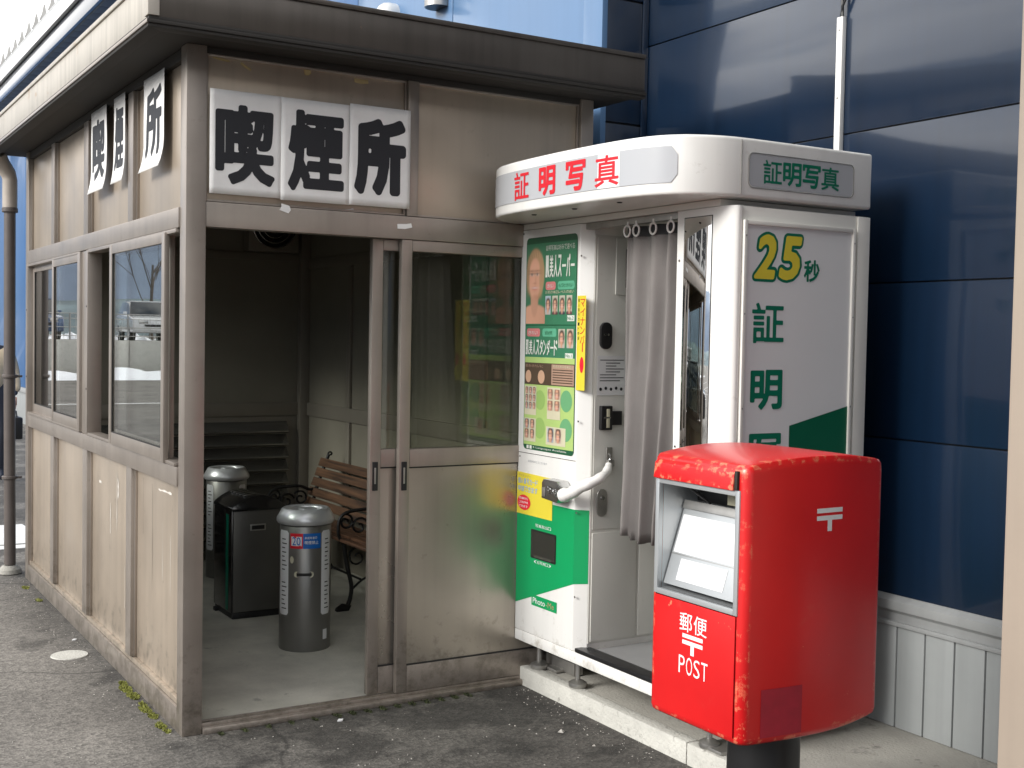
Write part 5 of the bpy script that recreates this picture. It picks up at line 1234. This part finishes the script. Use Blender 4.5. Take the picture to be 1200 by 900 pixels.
for (x, y, r_, lab) in ((2.72, 4.05, .018, 'pebble on the asphalt left of the kerb, largest one'), (2.74, 3.85, .012, 'smaller pebble near the kerb')):
    m = MB(); pebble(m, x, y, r_); tag(m.build('pebble', 'grit', base=(x, y, 0)), lab, 'pebble')

# ================================================================== CAR PARK, SNOW AND HILLS (seen direct at the far left and in the glass)
m = MB()
m.box(.9, 9.35, 0, 1.62, 9.5, .004); m.prism([(1.0, 9.55), (1.75, 9.55), (1.7, 10.5), (.9, 10.5)], 'z', 0, .004)
tag(m.build('painted_line', 'whitepaint', smooth=0), kind='structure')
m = MB()
for k in range(9): m.box(-4-3*k, 15, 0, -3.85-3*k, 21, .004)
m.box(-30, 21, 0, -3.85, 21.15, .004); m.box(-30, 27, 0, 2, 27.2, .004)
tag(m.build('painted_line', 'whitepaint', smooth=0), kind='structure')
def snowbank(x0, x1, yc_, w, h, seed):
    m = MB(); nx, ny = int((x1-x0)*3), 14; vs = []
    for j in range(ny+1):
        for i in range(nx+1):
            x = x0+(x1-x0)*i/nx; q = j/ny*2-1; e = min(1, 4*min(i, nx-i)/nx)
            hh = h*max(0, 1-q*q)*(.35+.9*abs(noise.noise(Vector((x*.35, seed, 0)))))*e+.12*noise.noise(Vector((x*1.7, q*2, seed)))*(1-q*q)
            vs.append((x, yc_+q*w/2, max(-.01, hh)))
    m.add(vs, [(j*(nx+1)+i, j*(nx+1)+i+1, (j+1)*(nx+1)+i+1, (j+1)*(nx+1)+i) for j in range(ny) for i in range(nx)])
    return m
m = snowbank(-45, 3, 41.5, 3.2, .62, 2)
tag(m.build('snow_bank', 'snow', base=(-20, 41.5, 0), smooth=80), 'ploughed snow bank along the car park edge', 'snow', kind='stuff')
m = snowbank(-14, -6, 9.5, 1.6, .5, 9); m.v = [(a-8, b_, c) for a, b_, c in m.v]
t = thing('retaining_wall', (-20, 44, 0), 'long pale concrete retaining wall behind the snow bank', 'wall')
for k in range(20): box('wall_block', 'curb', t, -50+3*k, 44, 0, -47.02+3*k, 44.4, 1.25, bevel=.02)
t = thing('mesh_fence', (-20, 44.2, 1.25), 'grey mesh fence standing on the retaining wall', 'fence')
for k in range(31): m = MB(); m.tube([(-50+2*k, 44.2, 1.24), (-50+2*k, 44.2, 2.2)], .03, 8); m.build('fence_post', 'steel', t)
m = MB()
for z in (1.4, 1.7, 2.0, 2.18): m.tube([(-50, 44.2, z), (10, 44.2, z)], .015, 6)
for k in range(300): m.tube([(-50+.2*k, 44.2, 1.3), (-50+.2*k, 44.2, 2.18)], .006, 4)
tag(m.build('fence_wires', 'steel', t), kind='stuff')
MT['car_dark'] = pbr('dark_car_paint', (.012, .013, .016), .2, .2, var=0, coat=1)
MT['car_white'] = pbr('white_car_paint', (.72, .73, .74), .25, 0, var=0, coat=1)
MT['car_blue'] = pbr('blue_car_paint', (.04, .09, .2), .25, .2, var=0, coat=1)
def car(x, y, rz, paint, label, base_z=0):
    t = thing('parked_car', (x, y, base_z), label, 'car', 'cars parked in the car park'); t.rotation_euler.z = rz
    off = Vector((x, y, base_z))
    def B(m, nm, mt, **k): m.v = [tuple(Vector(v)+off) for v in m.v]; return m.build(nm, mt, t, **k)
    L_, W = 4.2, .84
    low = [(-2.1, .32), (-2.12, .62), (-2.05, .86), (-1.15, .98), (1.75, 1.02), (2.08, .95), (2.1, .35)]
    m = MB(); m.prism(low, 'y', -W, W); B(m, 'body', paint, bevel=.07, seg=3)
    m = MB(); vs = []
    for y_, sh_ in ((-W+.03, 0), (-W+.17, 1), (W-.17, 1), (W-.03, 0)): vs += [(-1.2, y_, .97), (1.85, y_, 1.0)] if sh_ == 0 else [(-.45, y_, 1.50), (1.55, y_, 1.52)]
    m.add([vs[0], vs[1], vs[3], vs[2], vs[6], vs[7], vs[5], vs[4]], [(0, 1, 2, 3), (4, 5, 6, 7), (0, 3, 7, 4), (1, 2, 6, 5), (3, 2, 6, 7), (0, 1, 5, 4)]) if 0 else m.add([vs[0], vs[1], vs[2], vs[3], vs[6], vs[7], vs[4], vs[5]], [(0, 1, 3, 2), (2, 3, 7, 6), (6, 7, 5, 4), (0, 2, 6, 4), (1, 3, 7, 5), (0, 1, 5, 4)])
    cab_ = B(m, 'cabin_glass', 'carglass', bevel=.04)
    m = MB(); m.box(-.42, -W+.18, 1.49, 1.53, W-.18, 1.545); B(m, 'roof', paint, bevel=.02)
    for xx in (-1.3, 1.35):
        for s in (-1, 1):
            m = MB(); yy = s*(W-.10); m.tube([(xx, yy-.1, .31), (xx, yy+.1, .31)], .31, 24); w_ = B(m, 'wheel', 'tyre', bevel=.02)
            m = MB(); m.tube([(xx, yy+s*.101, .31), (xx, yy+s*.115, .31)], .19, 16); B(m, 'rim', 'chrome')
    for s in (-1, 1):
        m = MB(); m.box(-2.125, s*.45-.17, .66, -2.03, s*.45+.17, .80); B(m, 'headlight', 'chrome', bevel=.03)
        m = MB(); m.box(-.95, s*.92-.08, 1.0, -.85, s*.92+.06, 1.12); B(m, 'wing_mirror', paint, bevel=.03)
    m = MB(); m.box(-2.13, -.17, .42, -2.10, .17, .52); B(m, 'number_plate', 'whitelabel')
    m = MB(); m.box(-2.13, -.4, .56, -2.09, .4, .64); B(m, 'grille', 'black')
    return t
car(-3.6, 11.0, R(50), 'car_dark', 'black car with snow free roof, nearest to the booth, seen in its mirror')
car(-9.5, 47.5, R(95), 'car_white', 'white car behind the fence, leftmost in the shelter window reflection', 1.2)
car(-13.5, 47.5, R(88), 'car_dark', 'dark car behind the fence next to the white one', 1.2)
car(-5.2, 47.5, R(90), 'car_blue', 'blue car behind the fence, first from the building', 1.2)
car(-18, 47.5, R(90), 'car_white', 'white car at the far end of the row behind the fence', 1.2)
m = MB(); m.box(-50, 44.45, -.2, 12, 56, 1.2); tag(m.build('car_park', 'asphalt', smooth=0), kind='structure')
m = MB()
for k in range(240): pebble(m, random.uniform(-48, 10), random.uniform(53, 55), random.uniform(.3, .6))
m.v = [(a, b_, c+1.2) for a, b_, c in m.v]
tag(m.build('snow_heap', 'snow', base=(-20, 54, 1.2)), 'lumpy snow heaped behind the parked cars', 'snow', kind='stuff')
# bare tree and lamp pole
def bare_tree(x, y, h, label):
    t = thing('bare_tree', (x, y, 0), label, 'tree')
    m = MB(); m.tube([(x, y, 0), (x+.05, y, h*.3), (x-.03, y, h*.55)], [.11, .09, .05], 10); m.build('trunk', 'bark', t)
    m = MB()
    def br(p, d, L_, r_, dep):
        q = p+d*L_; m.tube([p, (p+q)/2+Vector((random.uniform(-1, 1), random.uniform(-1, 1), 0))*L_*.05, q], [r_, r_*.8, r_*.55], 5)
        if dep:
            for _ in range(3): dd = (d+Vector((random.uniform(-.7, .7), random.uniform(-.7, .7), random.uniform(-.1, .5)))).normalized(); br(p+d*L_*random.uniform(.5, 1), dd, L_*.68, r_*.55, dep-1)
    for k in range(6): br(Vector((x, y, h*(.25+.05*k))), Vector((random.uniform(-.8, .8), random.uniform(-.8, .8), 1)).normalized(), h*.26, .035, 4)
    m.build('branches', 'bark', t)
bare_tree(-13.5, 62, 9, 'leafless tree behind the snow bank, seen reflected in the shelter window')
t = thing('lamp_pole', (-10, 43, 0), 'thin grey street lamp pole by the car park', 'lamp pole')
m = MB(); m.tube([(-10, 43, 0), (-10, 43, 7)], [.08, .05], 10); m.build('pole', 'steel', t)
m = MB(); m.tube([(-10, 43, 6.95), (-9.2, 43, 7.15)], .04, 8); m.box(-9.3, 42.9, 7.08, -8.7, 43.1, 7.2); m.build('lamp_head', 'steel', t)
def ridge(name, mat, dist, hb, hv, seed, a0=-170, a1=75):
    m = MB(); n = 220; vs = []
    for k in range(n+1):
        a = R(a0+(a1-a0)*k/n); hh = hb+hv*(noise.noise(Vector((k*.045, seed, 0)))+.45*noise.noise(Vector((k*.16, seed, 3)))+.18*noise.noise(Vector((k*.6, seed, 7))))
        s, c = math.sin(a), math.cos(a)
        vs += [(s*dist, c*dist, -2), (s*dist*1.12, c*dist*1.12, hh*.55), (s*dist*1.3, c*dist*1.3, hh), (s*dist*1.6, c*dist*1.6, -2)]
    fs = []
    for k in range(n):
        for j in range(3): fs.append((4*k+j, 4*k+4+j, 4*k+5+j, 4*k+1+j))
    m.add(vs, fs); return tag(m.build(name, mat, smooth=80), kind='structure')
ridge('hills', 'hill', 420, 17, 10, 4.2); ridge('far_hills', 'snowhill', 1100, 205, 45, 9.7)
# far low building with snowy roof
t = thing('low_building', (-30, 70, 0), 'low white building beyond the car park', 'building')
box('wall', 'flash', t, -42, 66, 0, -20, 74, 3.2); box('roof', 'snow', t, -42.4, 65.6, 3.2, -19.6, 74.4, 3.5)
for k in range(7): box('window', 'carglass', t, -41+3*k, 65.95, 1.2, -39.4+3*k, 66.02, 2.3)

# ================================================================== PERSON AT THE LEFT EDGE
px_, py_ = 1.885, 13.6
t = thing('person', (px_, py_, 0), 'person in cream jacket carrying a dark bag, cut by the left edge', 'person')
def skin_fig(name, mat, J, E_, root=0, sub=2):
    me = bpy.data.meshes.new(name); me.from_pydata([tuple(Vector(j[0])) for j in J], E_, []); me.materials.append(MT[mat])
    o = bpy.data.objects.new(name, me); COL.objects.link(o); o.parent = t
    md = o.modifiers.new('skin', 'SKIN'); md.use_smooth_shade = True
    for i, j in enumerate(J): v = me.skin_vertices[0].data[i]; v.radius = (j[1], j[1]*(j[2] if len(j) > 2 else 1)); v.use_root = (i == root)
    s = o.modifiers.new('sub', 'SUBSURF'); s.levels = sub; s.render_levels = sub
    return o
J = [((0, 0, .92), .13, .75), ((0, 0, 1.12), .125, .75), ((0, 0, 1.32), .15, .7), ((0, 0, 1.42), .07, .9), ((0, 0, 1.50), .05),
     ((.17, 0, 1.37), .06), ((.23, .02, 1.12), .045), ((.23, -.08, .90), .035), ((-.17, 0, 1.37), .06), ((-.23, .02, 1.12), .045), ((-.22, -.10, .90), .035),
     ((.09, 0, .82), .085), ((.10, -.06, .47), .058), ((.10, .02, .10), .042), ((-.09, 0, .82), .085), ((-.10, .06, .47), .058), ((-.10, .16, .12), .042), ((.10, -.10, .04), .04, .7), ((-.10, .05, .04), .04, .7)]
Ed = [(0, 1), (1, 2), (2, 3), (3, 4), (2, 5), (5, 6), (6, 7), (2, 8), (8, 9), (9, 10), (0, 11), (11, 12), (12, 13), (13, 17), (0, 14), (14, 15), (15, 16), (16, 18)]
skin_fig('body', 'trousers', J, Ed)
jj = [((0, 0, .90), .165, .8), ((0, 0, 1.12), .16, .8), ((0, 0, 1.33), .17, .75), ((0, 0, 1.43), .085), ((.18, 0, 1.36), .075), ((.245, .02, 1.12), .06), ((.245, -.08, .93), .05), ((-.18, 0, 1.36), .075), ((-.245, .02, 1.12), .06), ((-.235, -.10, .93), .05)]
skin_fig('jacket', 'jacket', jj, [(0, 1), (1, 2), (2, 3), (2, 4), (4, 5), (5, 6), (2, 7), (7, 8), (8, 9)])
def blob(name, mat, c, r3, par=t):
    m = MB(); n = 20; vs = []
    for j in range(1, 12):
        th = PI*j/12
        for k in range(n): ph = 2*PI*k/n; vs.append((px_+c[0]+r3[0]*math.sin(th)*math.cos(ph), py_+c[1]+r3[1]*math.sin(th)*math.sin(ph), c[2]+r3[2]*math.cos(th)))
    fs = [(j*n+k, j*n+(k+1) % n, (j+1)*n+(k+1) % n, (j+1)*n+k) for j in range(10) for k in range(n)]+[tuple(range(n)), tuple(10*n+k for k in range(n))]
    m.add(vs, fs); return m.build(name, mat, par, smooth=80)
hd = blob('head', 'skin', (0, -.01, 1.60), (.075, .092, .115)); blob('nose', 'skin', (0, -.105, 1.59), (.012, .018, .02), hd); blob('hair', 'hair', (0, .018, 1.635), (.086, .098, .105), hd)
for s in (-1, 1):
    blob('eye', 'ink', (s*.03, -.088, 1.61), (.011, .008, .007), hd); blob('ear', 'skin', (s*.076, 0, 1.59), (.012, .02, .028), hd)
blob('mouth', 'redletter', (0, -.092, 1.553), (.02, .006, .005), hd)
for s in (-1, 1):
    hx_, hy_ = s*.232, -.10 if s < 0 else -.085
    m = MB(); m.box(px_+hx_-.014, py_+hy_-.035, .80, px_+hx_+.014, py_+hy_+.035, .885)
    for k in range(4): m.tube([(px_+hx_, py_+hy_-.028+.018*k, .80), (px_+hx_-s*.004, py_+hy_-.028+.018*k, .765), (px_+hx_-s*.02, py_+hy_-.027+.017*k, .735-.006*(k in (1, 2)))], [.009, .0085, .007], 8)
    m.tube([(px_+hx_, py_+hy_-.03, .86), (px_+hx_-s*.012, py_+hy_-.055, .83), (px_+hx_-s*.016, py_+hy_-.062, .80)], [.011, .01, .008], 8); m.build('hand', 'skin', t, bevel=.006, smooth=70)
m = MB(); m.box(.0, 0, 0, .001, .001, .001) if 0 else None
tb = thing('shoulder_bag', (px_+.24, py_-.09, .45), 'dark bag hanging from the hand of the person', 'bag')
m = MB(); m.box(px_+.19, py_-.22, .45, px_+.29, py_+.04, .68); m.build('bag_body', 'black', tb, bevel=.02)
m = MB(); m.tube([(px_+.235, py_-.18, .68), (px_+.235, py_-.13, .74), (px_+.235, py_-.06, .74), (px_+.235, py_-.0, .68)], .008, 8); m.build('bag_handle', 'black', tb)
